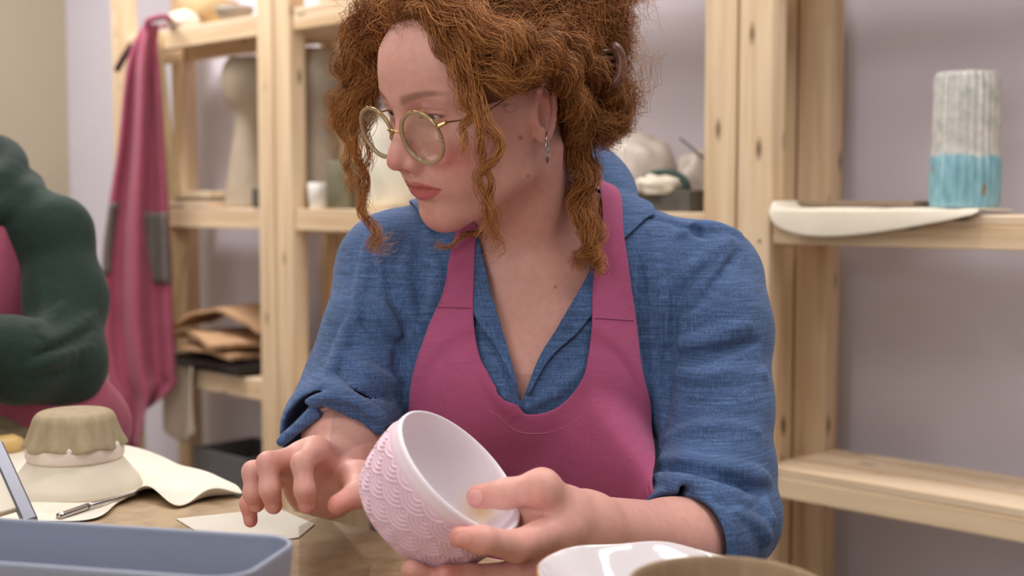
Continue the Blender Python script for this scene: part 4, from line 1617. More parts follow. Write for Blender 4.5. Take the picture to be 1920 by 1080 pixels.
def local_at(px, py, y):
    """head-frame point with the given local y seen at a pixel"""
    d = P(px, py, 1.0) - CAM
    o = HEAD.inv(CAM); e = HEAD.inv(CAM + d) - o
    t = (y - o[1]) / e[1]
    return o + e * t
GY, GZ, GX, GR = -0.1090, 0.0064, 0.0385, 0.0264
for s in (1, -1):
    c = np.array([s * GX, GY + 0.004, GZ])
    nrm = np.array([0.16 if s > 0 else 0.02, -1.0, -0.10])
    Fm = frame(nrm)
    a = np.linspace(0, 2 * PI, 64, endpoint=False)
    # rim: rounded band
    sec = [(0.0021 * math.cos(b), 0.0021 * math.sin(b)) for b in np.linspace(0, 2 * PI, 10, endpoint=False)]
    v = np.array([[((GR + dr) * math.cos(t), (GR + dr) * 0.97 * math.sin(t), dz) for dr, dz in sec] for t in a])
    v = HEAD.pt(v.reshape(-1, 3) @ Fm.T + c)
    rim_o = obj('rim', mesh_np('rim', v, grid_faces(64, 10, True, True)), M['acetate'], glasses)
    # thin gold wire inlaid round the rim
    w = [HEAD.pt(Fm @ np.array([(GR + 0.0016) * math.cos(t), (GR + 0.0016) * 0.97 * math.sin(t), 0.0010]) + c) for t in np.linspace(0, 2 * PI, 65)]
    obj('wire_rim', tube_mesh('wire_rim', w, 0.0006, 6), M['gold'], rim_o)
    # lens: shallow dome
    pr = [(r, 0.0022 * (1 - (r / GR) ** 2)) for r in np.linspace(0.0001, GR - 0.001, 10)]
    v, f = lathe(pr, 48)
    obj('lens', mesh_np('lens', HEAD.pt(v @ Fm.T + c), tri(f)), M['lens'], glasses)
    # arm
    hinge = c + Fm @ np.array([(GR + 0.002) * math.cos(math.radians(-32 if s > 0 else 212)), 0, 0]) * 0 + np.array([s * 0.0255, 0.0035, 0.0125])
    path = [hinge, hinge + np.array([s * 0.006, 0.006, 0.0015]), (s * 0.0725, -0.060, 0.0165), (s * 0.0785, -0.020, 0.0265), (s * 0.0790, 0.008, 0.0300), (s * 0.0770, 0.026, 0.0140)]
    arm_o = obj('arm', tube_mesh('arm', HEAD.pt(spline(path, 40)), 0.0009, 8), M['gold'], glasses)
    hv = [HEAD.pt(hinge + np.array([0, -.002, -.001])), HEAD.pt(hinge + np.array([s * 0.007, 0.006, 0.002]))]
    obj('hinge', tube_mesh('hinge', spline(hv, 5), 0.0018, 8), M['gold'], arm_o)
    pad = [(s * 0.0095, -0.1035, 0.0015), (s * 0.0120, -0.1020, -0.0045)]
    pad_o = obj('nose_pad', tube_mesh('nose_pad', HEAD.pt(spline(pad, 6)), [0.0012, 0.0026, 0.003, 0.003, 0.0026, 0.0012], 10), M['lens'], glasses)
    pw = [(s * 0.0095, -0.1035, 0.0005), (s * 0.011, -0.1095, 0.0035), (s * 0.0090, -0.1065, 0.010)]
    obj('pad_wire', tube_mesh('pad_wire', HEAD.pt(spline(pw, 10)), 0.0005, 6), M['gold'], pad_o)
br = [(0.0136, -0.1060, 0.0095), (0.005, -0.1130, 0.0135), (-0.005, -0.1130, 0.0135), (-0.0136, -0.1060, 0.0095)]
obj('bridge', tube_mesh('bridge', HEAD.pt(spline(br, 20)), 0.0009, 8), M['gold'], glasses)

# earring: thin silver hoop seen edge-on
EARP = P(1026, 246, HEAD.pt((0.0775, 0.010, -0.024))[1])
hoop = [EARP + np.array([0.0015 * math.sin(a), 0.0145 * math.sin(a), -0.0145 + 0.0145 * math.cos(a)]) for a in np.linspace(0, 2 * PI, 49)]
o = obj('hoop_earring', tube_mesh('hoop_earring', hoop, 0.0009, 8), M['silver'])
prop(o, 'thin silver hoop earring hanging from her ear', 'earring')
# ---------------------------------------------------------------- her hair
def hair_material():
    k = NT('copper hair')
    at = k.n('ShaderNodeAttribute', attribute_name='Col')
    k.color(at.outputs['Color'])
    k.set(rough=0.55, spec=0.25)
    k.b.inputs['Subsurface Weight'].default_value = 0.0
    return k.m
M['hair'] = hair_material()
hr = np.random.default_rng(11)
DARK, MID, LITE = np.array(srgb(86, 54, 30)), np.array(srgb(160, 98, 50)), np.array(srgb(208, 148, 84))

cap = Model()
cap.u(HEAD.ell((0, 0.018, 0.050), (0.083, 0.097, 0.088)))
cap.u(HEAD.ell((0, -0.030, 0.085), (0.060, 0.055, 0.040)), 0.02)
cap.u(HEAD.ell((0.062, -0.030, 0.045), (0.020, 0.034, 0.032)), 0.02)
cap.u(HEAD.ell((-0.062, -0.035, 0.045), (0.020, 0.034, 0.034)), 0.02)
for c, r in ((P(1078, 120, 1.275), 0.040), (P(1112, 205, 1.290), 0.027), (P(1050, 20, 1.275), 0.052), (P(960, -30, 1.25), 0.072), (P(850, -10, 1.20), 0.048), (P(1072, 225, 1.285), 0.026),
             (P(1105, 0, 1.29), 0.030), (P(780, -6, 1.215), 0.034), (P(712, 40, 1.25), 0.024)):
    cap.u(ell(c, r), 0.03)
cap.s(HEAD.ell((0, -0.137, 0.020), (0.084, 0.085, 0.112)), 0.006)
for s in (1, -1):
    cap.s(HEAD.cone((s * 0.085, -0.075, -0.02), (s * 0.098, 0.024, -0.004), 0.040, 0.034), 0.004)
cap.s(HEAD.cone((0, -0.08, -0.07), (0, 0.03, -0.11), 0.085, 0.07), 0.01)
cv, cf = sdf_mesh(cap, HEAD.T + np.array([-0.17, -0.13, -0.12]), HEAD.T + np.array([0.17, 0.19, 0.20]), 0.0030)
cast_cap = Caster(cv, cf)
hair_v, hair_f, hair_c = [], [], []
_hn = [0]


def strands_mesh(paths, rad, col):
    """paths (S,T,3), rad (S,T), col (S,T,3) -> three-sided tubes"""
    S, T = paths.shape[:2]
    t = np.gradient(paths, axis=1)
    t /= np.linalg.norm(t, axis=2, keepdims=True) + 1e-12
    ref = np.array([0.31, -0.52, 0.79])
    a = np.cross(t, ref); a /= np.linalg.norm(a, axis=2, keepdims=True) + 1e-9
    b = np.cross(t, a)
    ring = [paths + rad[..., None] * (math.cos(q) * a + math.sin(q) * b) for q in (0, 2 * PI / 3, 4 * PI / 3)]
    v = np.stack(ring, 2)                         # S,T,3,3
    base = (np.arange(S)[:, None] * T + np.arange(T - 1)[None]) * 3
    fs = []
    for i in range(3):
        j = (i + 1) % 3
        fs.append(np.stack([base + i, base + j, base + 3 + j, base + 3 + i], -1).reshape(-1, 4))
    hair_v.append(v.reshape(-1, 3))
    hair_f.append(np.vstack(fs) + _hn[0])
    hair_c.append(np.repeat(col[:, :, None], 3, 2).reshape(-1, 3))
    _hn[0] += S * T * 3


def tone(S, T, light, spread=0.25):
    """per strand mix from dark to copper to light, paler at the tips"""
    l = np.clip(light + hr.normal(0, spread, (S, 1)) + np.linspace(-0.12, 0.18, T)[None], 0, 1)[..., None]
    return np.where(l < 0.5, DARK + (MID - DARK) * l * 2, MID + (LITE - MID) * (l - 0.5) * 2)


def lock(path, rads, n=50, amp=0.004, wl=0.03, light=0.55, T=None, frizz=0.0012, thick=0.00026, phase=None):
    """a curl: strands wound loosely round a drawn path"""
    pts = np.array([P(*p) if len(p) == 3 else p for p in path])
    L = np.linalg.norm(np.diff(pts, axis=0), axis=1).sum()
    T = T or int(max(16, L / 0.0042))
    c = spline(pts, T)
    t = np.gradient(c, axis=0); t /= np.linalg.norm(t, axis=1)[:, None]
    a = np.cross(t, np.array([0.2, 1.0, 0.1])); a /= np.linalg.norm(a, axis=1)[:, None]
    b = np.cross(t, a)
    r = spline([[q] for q in rads], T)[:, 0]
    u = np.linspace(0, 1, T)
    ph = (hr.uniform(0, 6.28) if phase is None else phase) + u * L / wl * 2 * PI
    S = int(n * 1.35)
    rho = np.sqrt(hr.uniform(0, 1, S)); th = hr.uniform(0, 2 * PI, S)
    ox, oy = rho * np.cos(th), rho * np.sin(th)
    env = np.minimum(1, u * 5)
    pj = hr.normal(0, 0.6, (S, 1)) + hr.normal(0, 0.9, (S, 1)) * u; aj = hr.uniform(0.3, 1.5, (S, 1))
    hx = amp * env * aj * np.cos(ph + pj); hy = amp * env * aj * np.sin(ph + pj)
    w = hr.normal(0, 1, (S, T, 3)); 
    for _ in range(3):
        w[:, 1:-1] = (w[:, :-2] + w[:, 1:-1] + w[:, 2:]) / 3
    p = c[None] + (ox[:, None] * r + hx)[..., None] * a + (oy[:, None] * r + hy)[..., None] * b + w * frizz * env[None, :, None]
    p += np.cumsum(hr.normal(0, frizz * 0.25, (S, 1, 3)) * np.ones((1, T, 1)) * (u[None, :, None] ** 2), axis=1)
    rad = thick * (0.6 + 0.8 * hr.uniform(size=(S, 1))) * np.clip(1.15 - u, 0.12, 1)[None] ** 0.5
    strands_mesh(p, rad * np.ones((S, T)), tone(S, T, light))


# --- locks growing from all over the head, swept back to the nape in loose curls
cl = HEAD.inv(cv)
nrm_f = np.cross(cv[cf[:, 1]] - cv[cf[:, 0]], cv[cf[:, 2]] - cv[cf[:, 0]])
vn = np.zeros_like(cv)
for i in range(4):
    np.add.at(vn, cf[:, i], nrm_f)
vn /= np.linalg.norm(vn, axis=1)[:, None] + 1e-12
ctr = cv.mean(0)
if ((cv - ctr) * vn).sum() < 0:
    vn = -vn
NL, SPL, T = 800, 16, 16
pick = hr.choice(len(cv), NL, replace=False)
root = cv[pick]; nr = vn[pick]; rl = cl[pick]
bun = HEAD.pt((0.03, 0.11, 0.055))
flow = bun - root
flow /= np.linalg.norm(flow, axis=1)[:, None] + 1e-9
near_bun = np.exp(-(np.linalg.norm(root - bun, axis=1) / 0.07) ** 2)[:, None]
flow = flow * (1 - 0.7 * near_bun) + near_bun * hr.normal(0, 0.9, (NL, 3)) + hr.normal(0, 0.30, (NL, 3))
front = np.clip((-rl[:, 1] - 0.005) / 0.06, 0, 1)[:, None]
side = np.clip((0.10 - rl[:, 2]) / 0.06, 0, 1)[:, None]
flow += front * side * np.array([0.0, 0.0, -1.0]) * 0.9
flow -= nr * (flow * nr).sum(1)[:, None]
flow /= np.linalg.norm(flow, axis=1)[:, None] + 1e-9
bi = np.cross(flow, nr)
Lk = hr.uniform(0.045, 0.10, NL); amp = hr.uniform(0.0028, 0.0062, NL); wl = hr.uniform(0.018, 0.034, NL)
fh = np.exp(-((rl - np.array([0, -0.075, 0.10])) ** 2 / np.array([0.05, 0.03, 0.03]) ** 2).sum(1))
Lk *= (1 - 0.40 * near_bun[:, 0]) * (1 - 0.35 * fh)
rise = hr.uniform(0.002, 0.011, NL); bend = hr.normal(0, 0.25, NL)
u = np.linspace(0, 1, T)
S = NL * SPL
rep = lambda x: np.repeat(x, SPL, 0)
ph = rep(hr.uniform(0, 6.28, NL))[:, None] + rep(1 / wl)[:, None] * rep(Lk)[:, None] * u * 2 * PI + hr.normal(0, 0.45, (S, 1)) + hr.normal(0, 0.7, (S, 1)) * u
am = rep(amp)[:, None] * hr.uniform(0.6, 1.4, (S, 1)) * np.minimum(1, u * 4)
ln = rep(Lk)[:, None] * hr.uniform(0.7, 1.15, (S, 1)) * u
jit = hr.normal(0, 0.0045, (S, 3))
# curve of the head: bend the path towards the inside as it runs
kurv = rep(1 / 0.10 + 5.0 * near_bun[:, 0])[:, None]
path = (rep(root) + jit - rep(nr) * 0.002)[:, None] + ln[..., None] * rep(flow)[:, None] \
    + (np.sin(u * PI * 0.9) * rep(rise)[:, None] - 0.5 * kurv * ln ** 2)[..., None] * rep(nr)[:, None] \
    + (rep(bend)[:, None] * ln ** 2 / 0.06)[..., None] * rep(bi)[:, None] \
    + (am * np.cos(ph))[..., None] * rep(bi)[:, None] + (am * np.sin(ph) + 0.002)[..., None] * rep(nr)[:, None]
w = hr.normal(0, 0.0012, path.shape)
for _ in range(2):
    w[:, 1:-1] = (w[:, :-2] + w[:, 1:-1] + w[:, 2:]) / 3
path += w
rad = 0.00025 * (0.5 + hr.uniform(size=(S, 1))) * np.clip(1.12 - u, 0.12, 1)[None] ** 0.5
tilt_l = rep(0.48 + 0.22 * hr.normal(size=NL) * 0.6 - 0.25 * np.exp(-(((rl - np.array([0.075, -0.01, 0.05])) / np.array([0.03, 0.035, 0.03])) ** 2).sum(1)))
tc = tone(S, T, 0.0, 0.0) * 0
l = np.clip(tilt_l[:, None] + hr.normal(0, 0.16, (S, 1)) + np.linspace(-0.10, 0.16, T)[None], 0, 1)[..., None]
FACE = [(712, 80), (735, 66), (775, 58), (815, 78), (852, 130), (875, 195), (905, 212), (965, 212), (992, 165), (1040, 158), (1052, 200), (1052, 265), (1010, 310), (960, 400), (860, 460), (700, 440), (690, 240)]
inside = inpoly(PX(path.reshape(-1, 3)), FACE).reshape(S, T) & (path[..., 1] < 1.235)
ok = inside.sum(1) < 3
path, l, S = path[ok], l[ok], int(ok.sum())
rad = rad[ok]
strands_mesh(path, rad * np.ones((S, T)), np.where(l < 0.5, DARK + (MID - DARK) * l * 2, MID + (LITE - MID) * (l - 0.5) * 2))

# --- fly-aways
NF = 500
pk = hr.choice(len(cv), NF)
dr = vn[pk] + hr.normal(0, 0.6, (NF, 3)); dr /= np.linalg.norm(dr, axis=1)[:, None]
sd = np.cross(dr, hr.normal(0, 1, (NF, 3))); sd /= np.linalg.norm(sd, axis=1)[:, None]
uu = np.linspace(0, 1, 18)
LL = hr.uniform(0.015, 0.04, (NF, 1))
pp = cv[pk][:, None] + (LL * uu)[..., None] * dr[:, None] + (0.006 * np.sin(uu * 5 + hr.uniform(0, 6, (NF, 1))) * uu)[..., None] * sd[:, None] - (0.012 * uu ** 2)[None, :, None] * np.array([0, 0, 1.0])
okf = (inpoly(PX(pp.reshape(-1, 3)), FACE).reshape(NF, 18) & (pp[..., 1] < 1.235)).sum(1) < 1
pp = pp[okf]; NF = len(pp)
strands_mesh(pp, np.full((NF, 18), 0.00013), tone(NF, 18, 0.6))

# --- drawn locks: (pixel x, pixel y, depth)
D = 1.11
lock([(835, 45, 1.125), (868, 110, 1.110), (884, 170, 1.100), (905, 225, 1.094), (938, 262, 1.092), (925, 300, 1.095), (898, 335, 1.098), (915, 380, 1.105), (928, 410, 1.118), (908, 445, 1.130)],
     [0.010, 0.011, 0.010, 0.008, 0.004, 0.003, 0.003, 0.003, 0.0025, 0.001], 44, 0.0022, 0.055, 0.66)
lock([(850, 70, 1.118), (885, 140, 1.100), (890, 205, 1.096), (905, 260, 1.093), (905, 310, 1.096), (922, 350, 1.100), (908, 400, 1.112), (925, 430, 1.12), (935, 455, 1.135), (918, 470, 1.14)],
     [0.009, 0.010, 0.008, 0.005, 0.003, 0.003, 0.0025, 0.002, 0.002, 0.001], 30, 0.0025, 0.048, 0.62)
lock([(840, 60, 1.12), (862, 130, 1.108), (872, 180, 1.102), (880, 215, 1.100), (868, 250, 1.098), (874, 290, 1.10)], [0.010, 0.011, 0.009, 0.005, 0.002, 0.0008], 40, 0.003, 0.03, 0.7)
lock([(812, 30, 1.14), (850, 80, 1.12), (885, 122, 1.108), (930, 145, 1.103), (975, 145, 1.110), (1015, 125, 1.125)], [0.016, 0.017, 0.017, 0.016, 0.012, 0.008], 160, 0.005, 0.035, 0.55)
lock([(800, 10, 1.15), (860, 40, 1.12), (930, 70, 1.105), (970, 110, 1.11), (990, 145, 1.12)], [0.016, 0.020, 0.020, 0.016, 0.008], 190, 0.006, 0.035, 0.5)
lock([(950, 70, 1.11), (1005, 90, 1.12), (1052, 130, 1.15), (1078, 200, 1.19), (1080, 260, 1.225)], [0.014, 0.016, 0.015, 0.010, 0.008], 130, 0.006, 0.034, 0.55)
lock([(1010, 60, 1.14), (1065, 90, 1.17), (1110, 140, 1.22), (1150, 190, 1.26), (1165, 230, 1.28), (1130, 265, 1.28)], [0.014, 0.015, 0.014, 0.012, 0.008, 0.004], 150, 0.006, 0.032, 0.5)
lock([(1060, 170, 1.19), (1090, 215, 1.22), (1130, 245, 1.25), (1155, 225, 1.27), (1165, 195, 1.285)], [0.014, 0.016, 0.016, 0.012, 0.006], 130, 0.006, 0.03, 0.5)
lock([(1080, 20, 1.20), (1120, 30, 1.24), (1150, 10, 1.27), (1160, -20, 1.28)], [0.014, 0.014, 0.010, 0.004], 90, 0.006, 0.03, 0.6)
lock([(1135, 60, 1.25), (1158, 40, 1.26), (1166, 12, 1.265), (1152, 2, 1.265), (1143, 18, 1.262), (1152, 30, 1.26)], [0.002, 0.0015, 0.0015, 0.001, 0.001, 0.0006], 10, 0.0006, 0.05, 0.7)
# her right side, hanging past the cheek
for k, (dx, dD, lt) in enumerate([(0, 0, .6), (-22, .012, .55), (12, -.006, .45), (-38, .02, .65)]):
    lock([(742 + dx * .3, 10, 1.225 + dD), (705 + dx * .6, 40, 1.232 + dD), (684 + dx, 100, 1.236 + dD), (690 + dx, 150, 1.238 + dD), (672 + dx, 200, 1.240 + dD), (664 + dx, 240, 1.242 + dD)],
         [0.010, 0.013, 0.014, 0.012, 0.010, 0.006], 110, 0.005, 0.036, lt)
lock([(700, 60, 1.235), (690, 130, 1.235), (672, 190, 1.237), (655, 240, 1.238), (668, 285, 1.238), (684, 330, 1.238), (676, 385, 1.24), (690, 410, 1.24), (705, 440, 1.24), (702, 458, 1.24), (725, 456, 1.238)],
     [0.010, 0.010, 0.008, 0.006, 0.005, 0.0045, 0.003, 0.0015, 0.001, 0.0008, 0.0005], 60, 0.003, 0.05, 0.62)
lock([(690, 80, 1.24), (668, 150, 1.245), (645, 200, 1.247), (640, 250, 1.248), (655, 300, 1.248), (650, 330, 1.247), (668, 350, 1.247)], [0.009, 0.009, 0.007, 0.004, 0.003, 0.002, 0.001], 45, 0.004, 0.04, 0.7)
lock([(715, 140, 1.228), (700, 190, 1.230), (690, 240, 1.232), (688, 300, 1.234), (672, 350, 1.236), (685, 400, 1.237)], [0.007, 0.006, 0.005, 0.004, 0.003, 0.001], 40, 0.003, 0.04, 0.55)
# at the nape, falling over the collar
lock([(1075, 230, 1.25), (1082, 290, 1.245), (1098, 340, 1.240), (1080, 390, 1.236), (1105, 430, 1.234), (1098, 470, 1.234), (1082, 500, 1.236)], [0.013, 0.014, 0.011, 0.009, 0.008, 0.006, 0.002], 100, 0.005, 0.036, 0.55)
lock([(1100, 250, 1.265), (1105, 310, 1.258), (1090, 360, 1.252), (1112, 400, 1.246), (1120, 440, 1.242), (1106, 480, 1.240), (1130, 500, 1.238)], [0.011, 0.011, 0.009, 0.008, 0.006, 0.004, 0.001], 70, 0.005, 0.034, 0.62)
lock([(1085, 300, 1.245), (1092, 360, 1.24), (1088, 420, 1.232), (1110, 455, 1.23), (1125, 490, 1.228), (1122, 510, 1.228)], [0.010, 0.010, 0.008, 0.005, 0.003, 0.001], 50, 0.004, 0.03, 0.7)
# wisps under the jaw
lock([(905, 440, 1.235), (880, 435, 1.24), (862, 452, 1.24), (838, 462, 1.238), (815, 460, 1.236)], [0.003, 0.003, 0.002, 0.001, 0.0006], 24, 0.002, 0.03, 0.6)

ccol = np.tile(DARK * 0.9 + MID * 0.10, (len(cv), 1))
hv = np.vstack(hair_v); hf = np.vstack(hair_f); hc = np.vstack(hair_c)
cin = cv - vn * 0.004
hv2 = np.vstack([hv, cin]); hf2 = np.vstack([hf, cf + len(hv)]); hc2 = np.vstack([hc, ccol])
me = mesh_np('hair', hv2, hf2)
vcol(me, hc2)
o = obj('hair', me, M['hair'], woman)
prop(o, 'curly copper hair loosely pinned up')

# hair claw
clip = empty('hair_clip', P(1140, 125, 1.215), 'brown tortoiseshell hair claw pinned in her curls', 'hair clip')
M['horn'] = plain('brown horn plastic', srgb(112, 76, 62), 0.25, var=0.35, scale=120, bump=0)
cc = P(1134, 125, 1.232)
for q in (1, -1):
    pts = [cc + np.array([0.004 + 0.011 * math.sin(a), q * 0.008, 0.0185 * math.cos(a)]) for a in np.linspace(0.05, PI - 0.05, 14)]
    v, f = tube(pts, [0.003] + [0.0058] * 12 + [0.003], 10)
    jaw_o = obj('jaw', mesh_np('jaw', v, tri(f)), M['horn'], clip)
    for k in range(5):
        z = -0.014 + 0.007 * k
        obj('tooth', tube_mesh('tooth', [cc + np.array([0.008, q * 0.008, z]), cc + np.array([-0.006, q * 0.012, z * 0.9]), cc + np.array([-0.020, q * 0.004, z * 0.8])], [0.003, 0.0025, 0.001], 6), M['horn'], jaw_o)
obj('spring', tube_mesh('spring', [cc + np.array([0.012, y, 0]) for y in (-0.009, 0, 0.009)], 0.003, 10), M['silver'], clip)
# ---------------------------------------------------------------- her trousers, shoes and the stool she sits on
tr = Model()
hip = np.array([0.012, 1.40, 0.555])
tr.u(ell(hip, (0.165, 0.13, 0.10)))
for s in (-1, 1):
    kn = np.array([0.012 + s * 0.12, 1.02, 0.53]); an = np.array([0.012 + s * 0.13, 1.06, 0.10])
    tr.u(cone(hip + np.array([s * 0.075, -0.02, -0.005]), kn, 0.085, 0.062), 0.04)
    tr.u(cone(kn, an, 0.060, 0.045), 0.02)
v, f = sdf_mesh(tr, (-0.24, 0.90, 0.04), (0.27, 1.55, 0.68), 0.006)
o = obj('trousers', mesh_np('trousers', v, f), fabric('dark trousers', srgb(52, 54, 66)), woman)
for s in (-1, 1):
    sh = Model()
    b = np.array([0.012 + s * 0.13, 1.06, 0.045])
    sh.u(cone(b + np.array([0, 0.02, 0]), b + np.array([0, -0.14, -0.008]), 0.042, 0.034), 0.02)
    sh.u(cone(b, b + np.array([0, 0.0, 0.07]), 0.04, 0.045), 0.02)
    v, f = sdf_mesh(sh, b - np.array([0.08, 0.22, 0.06]), b + np.array([0.08, 0.10, 0.14]), 0.005)
    v[:, 2] = np.maximum(v[:, 2], 0.002)
    obj('shoe', mesh_np('shoe', v, f), plain('dark shoe', srgb(40, 38, 40), 0.5), woman)
stool = empty('stool', (0.012, 1.42, 0), 'round wooden stool the woman in blue sits on', 'stool')
lathe_obj('seat', [(0.001, 0.425), (0.155, 0.425), (0.165, 0.432), (0.165, 0.448), (0.155, 0.455), (0.001, 0.455)], np.array([0.012, 1.42, 0]), M['pine'], stool)
for sx in (-1, 1):
    for sy in (-1, 1):
        board('leg', (0.012 + sx * 0.14, 1.42 + sy * 0.14, 0), (0.012 + sx * 0.10, 1.42 + sy * 0.10, 0.426), 0.034, 0.034, (1, 0, 0), M['pine'], stool)
# ================================================================ table and the things on it
TZ = 0.715
def TB(px, py, z=TZ):
    d = P(px, py, 1.0) - CAM
    return CAM + d * ((z - CAM[2]) / d[2])


e0, e1, e2 = TB(-60, 732), TB(220, 840), TB(455, 932)
ring = [(-1.6, 0.25), (0.85, 0.25), (0.80, 0.60), (0.36, 0.80), (0.10, 1.03), (-0.02, 1.11), (-0.12, 1.19), (e2[0] + 0.05, e2[1] - 0.045), (e2[0], e2[1]), (e1[0], e1[1]), (e0[0], e0[1]), (-1.6, 2.3)]
tbl = empty('work_table', (-0.3, 0.8, 0), 'wooden work table in front of the woman', 'table')
o = slab('table_top', ring, TZ - 0.035, TZ, M['table'])
o.parent = tbl; o.matrix_parent_inverse = world_of(tbl).inverted()
bv_ = o.modifiers.new('edge', 'BEVEL'); bv_.width = 0.003; bv_.segments = 2
for x, y in ((-1.4, 0.4), (0.68, 0.4), (-1.4, 1.9), (-0.05, 0.9)):
    board('leg', (x, y, 0), (x, y, TZ - 0.035), 0.06, 0.06, (1, 0, 0), M['pine'], tbl)

# ---- plaster hump mould with clay pressed over it
M['plaster'] = plain('plaster', srgb(222, 212, 194), 0.85, var=0.05, scale=14, bump=0.2)
M['bisque'] = plain('white bisque', srgb(226, 214, 204), 0.8, var=0.03)
def clay_mat(name, c):
    k = NT(name)
    v = k.coord((90, 90, 14)); n1 = k.noise(v, 1.0, 4)
    k.color(k.ramp(n1, [(0.3, tuple(x * 0.78 for x in c)), (0.65, c)]))
    k.bump(n1, 0.5, 0.002)
    return k.set(rough=0.85).m
M['clay'] = clay_mat('grey clay', srgb(168, 152, 122))
mb = TB(143, 922)
mould = empty('plaster_mould', mb, 'cream plaster dome with a white bowl upside down on it, on the canvas', 'mould')
lathe_obj('dome', [(0.0010, 0.0000), (0.0681, 0.0000), (0.0691, 0.0029), (0.0654, 0.0116), (0.0583, 0.0212), (0.0508, 0.0310), (0.0475, 0.0348), (0.0010, 0.0358)], mb + np.array([0, 0, 0.003]), M['plaster'], mould, 64)
lathe_obj('ring', [(0.0010, 0.0348), (0.0492, 0.0348), (0.0508, 0.0378), (0.0508, 0.0503), (0.0492, 0.0542), (0.0010, 0.0542)], mb + np.array([0, 0, 0.003]), M['bisque'], mould, 64)
skirt = lambda pr, th, r: r * (1 + 0.035 * np.sin(th * 11 + 0.6) * np.clip((0.08 - pr[:, 1:2]) / 0.03, 0, 1) * (pr[:, :1] > 0.03) + 0.02 * np.sin(th * 5)[None] * np.clip((0.075 - pr[:, 1:2]) / 0.02, 0, 1))
prof = np.array([(0.0432, 0.0474), (0.0508, 0.0470), (0.0545, 0.0494), (0.0535, 0.0562), (0.0508, 0.0658), (0.0481, 0.0774), (0.0459, 0.0870), (0.0410, 0.0934), (0.0324, 0.0953), (0.0130, 0.0958), (0.0010, 0.0958)])
prof = np.stack([prof[:, 0] * np.interp(prof[:, 1], [0.05, 0.095], [0.97, 0.90]), 0.0474 + (prof[:, 1] - 0.0474) * 0.80], 1)
prof[-1, 0] = 0.001
v, f = lathe(np.vstack([spline(prof[:-1], 40), prof[-1:]]), 120, origin=mb + np.array([0, 0, 0.003]), rfun=skirt)
th_ = np.arctan2(v[:, 1] - mb[1], v[:, 0] - mb[0]); hz = v[:, 2] - mb[2]
v[:, 2] += 0.0012 * np.sin(th_ * 7 + 1) * np.clip((0.065 - hz) / 0.012, 0, 1)
o = obj('clay_slab', mesh_np('clay_slab', v, tri(f)), M['clay'])
prop(o, 'grey-brown raw clay pressed over the upturned bowl like a cap', 'clay')

# ---- canvas sheet
M['canvas'] = fabric('cream canvas', srgb(230, 222, 206), 0.94, 1.04, 1300, bump=0.2, blotch=0.04)
far = [TB(-10, 860), TB(120, 838), TB(215, 838), TB(300, 858), TB(345, 880), TB(400, 893), TB(440, 915), TB(457, 930)]
near = [TB(-10, 1000), TB(90, 985), TB(185, 976), TB(225, 948), TB(272, 938), TB(325, 955), TB(380, 943), TB(452, 934)]
a, b = spline(far, 60), spline(near, 60)
t = np.linspace(0, 1, 24)[None, :, None]
g = a[:, None] * (1 - t) + b[:, None] * t
x = np.linspace(0, 1, 60)[:, None]
lift = 0.0025 + np.clip((t[0, :, 0][None] - 0.55) / 0.45, 0, 1) ** 2 * (0.012 * np.exp(-((x - 0.58) / 0.10) ** 2) + 0.010 * np.exp(-((x - 0.90) / 0.08) ** 2)) + 0.0012 * np.sin(x * 23 + t[0, :, 0] * 6)
g[..., 2] = TZ + lift
o = obj('canvas_sheet', mesh_np('canvas_sheet', g.reshape(-1, 3), grid_faces(60, 24)), M['canvas'])
solidify(o, 0.0015); subsurf(o, 1)
prop(o, 'cream canvas sheet with a wavy edge under the plaster mould', 'cloth')
# paper sheet under her hand
pp = [TB(330, 975), TB(520, 955), TB(590, 985), TB(560, 1010), TB(420, 1030)]
o = slab('paper_sheet', [(p[0], p[1]) for p in pp], TZ + 0.0005, TZ + 0.0015, plain('white paper', srgb(214, 206, 192), 0.8, var=0.02))
prop(o, 'pale paper sheet on the table under her hanging hand', 'paper')
# clear plastic film on the table
def film():
    k = NT('clear film')
    tr = k.n('ShaderNodeBsdfTransparent'); tr.inputs[0].default_value = (0.93, 0.92, 0.91, 1)
    gl = k.n('ShaderNodeBsdfGlossy'); gl.inputs['Roughness'].default_value = 0.12
    mx = k.n('ShaderNodeMixShader'); mx.inputs[0].default_value = 0.07
    k.l(tr.outputs[0], mx.inputs[1]); k.l(gl.outputs[0], mx.inputs[2]); k.l(mx.outputs[0], k.out.inputs[0])
    return k.m
pf = [TB(560, 990), TB(610, 968), TB(700, 1062), TB(690, 1085), TB(560, 1085)]
o = slab('plastic_film', [(p[0], p[1]) for p in pf], TZ + 0.0018, TZ + 0.0024, film())
prop(o, 'clear plastic film on the table beside the grey tray', 'film')
# needle tool
n0, n1, n2 = TB(110, 980) + np.array([0, 0, .006]), TB(165, 962) + np.array([0, 0, .007]), TB(256, 940) + np.array([0, 0, .009])
tool = empty('needle_tool', n0, 'thin steel needle tool lying on the canvas', 'tool')
obj('handle', tube_mesh('handle', spline([n0, n1], 8), 0.0034, 10), M['silver'], tool)
obj('shaft', tube_mesh('shaft', spline([n1, n1 * .5 + n2 * .5, n2], 12), [0.0028] * 4 + [0.0022] * 8, 8), M['silver'], tool)

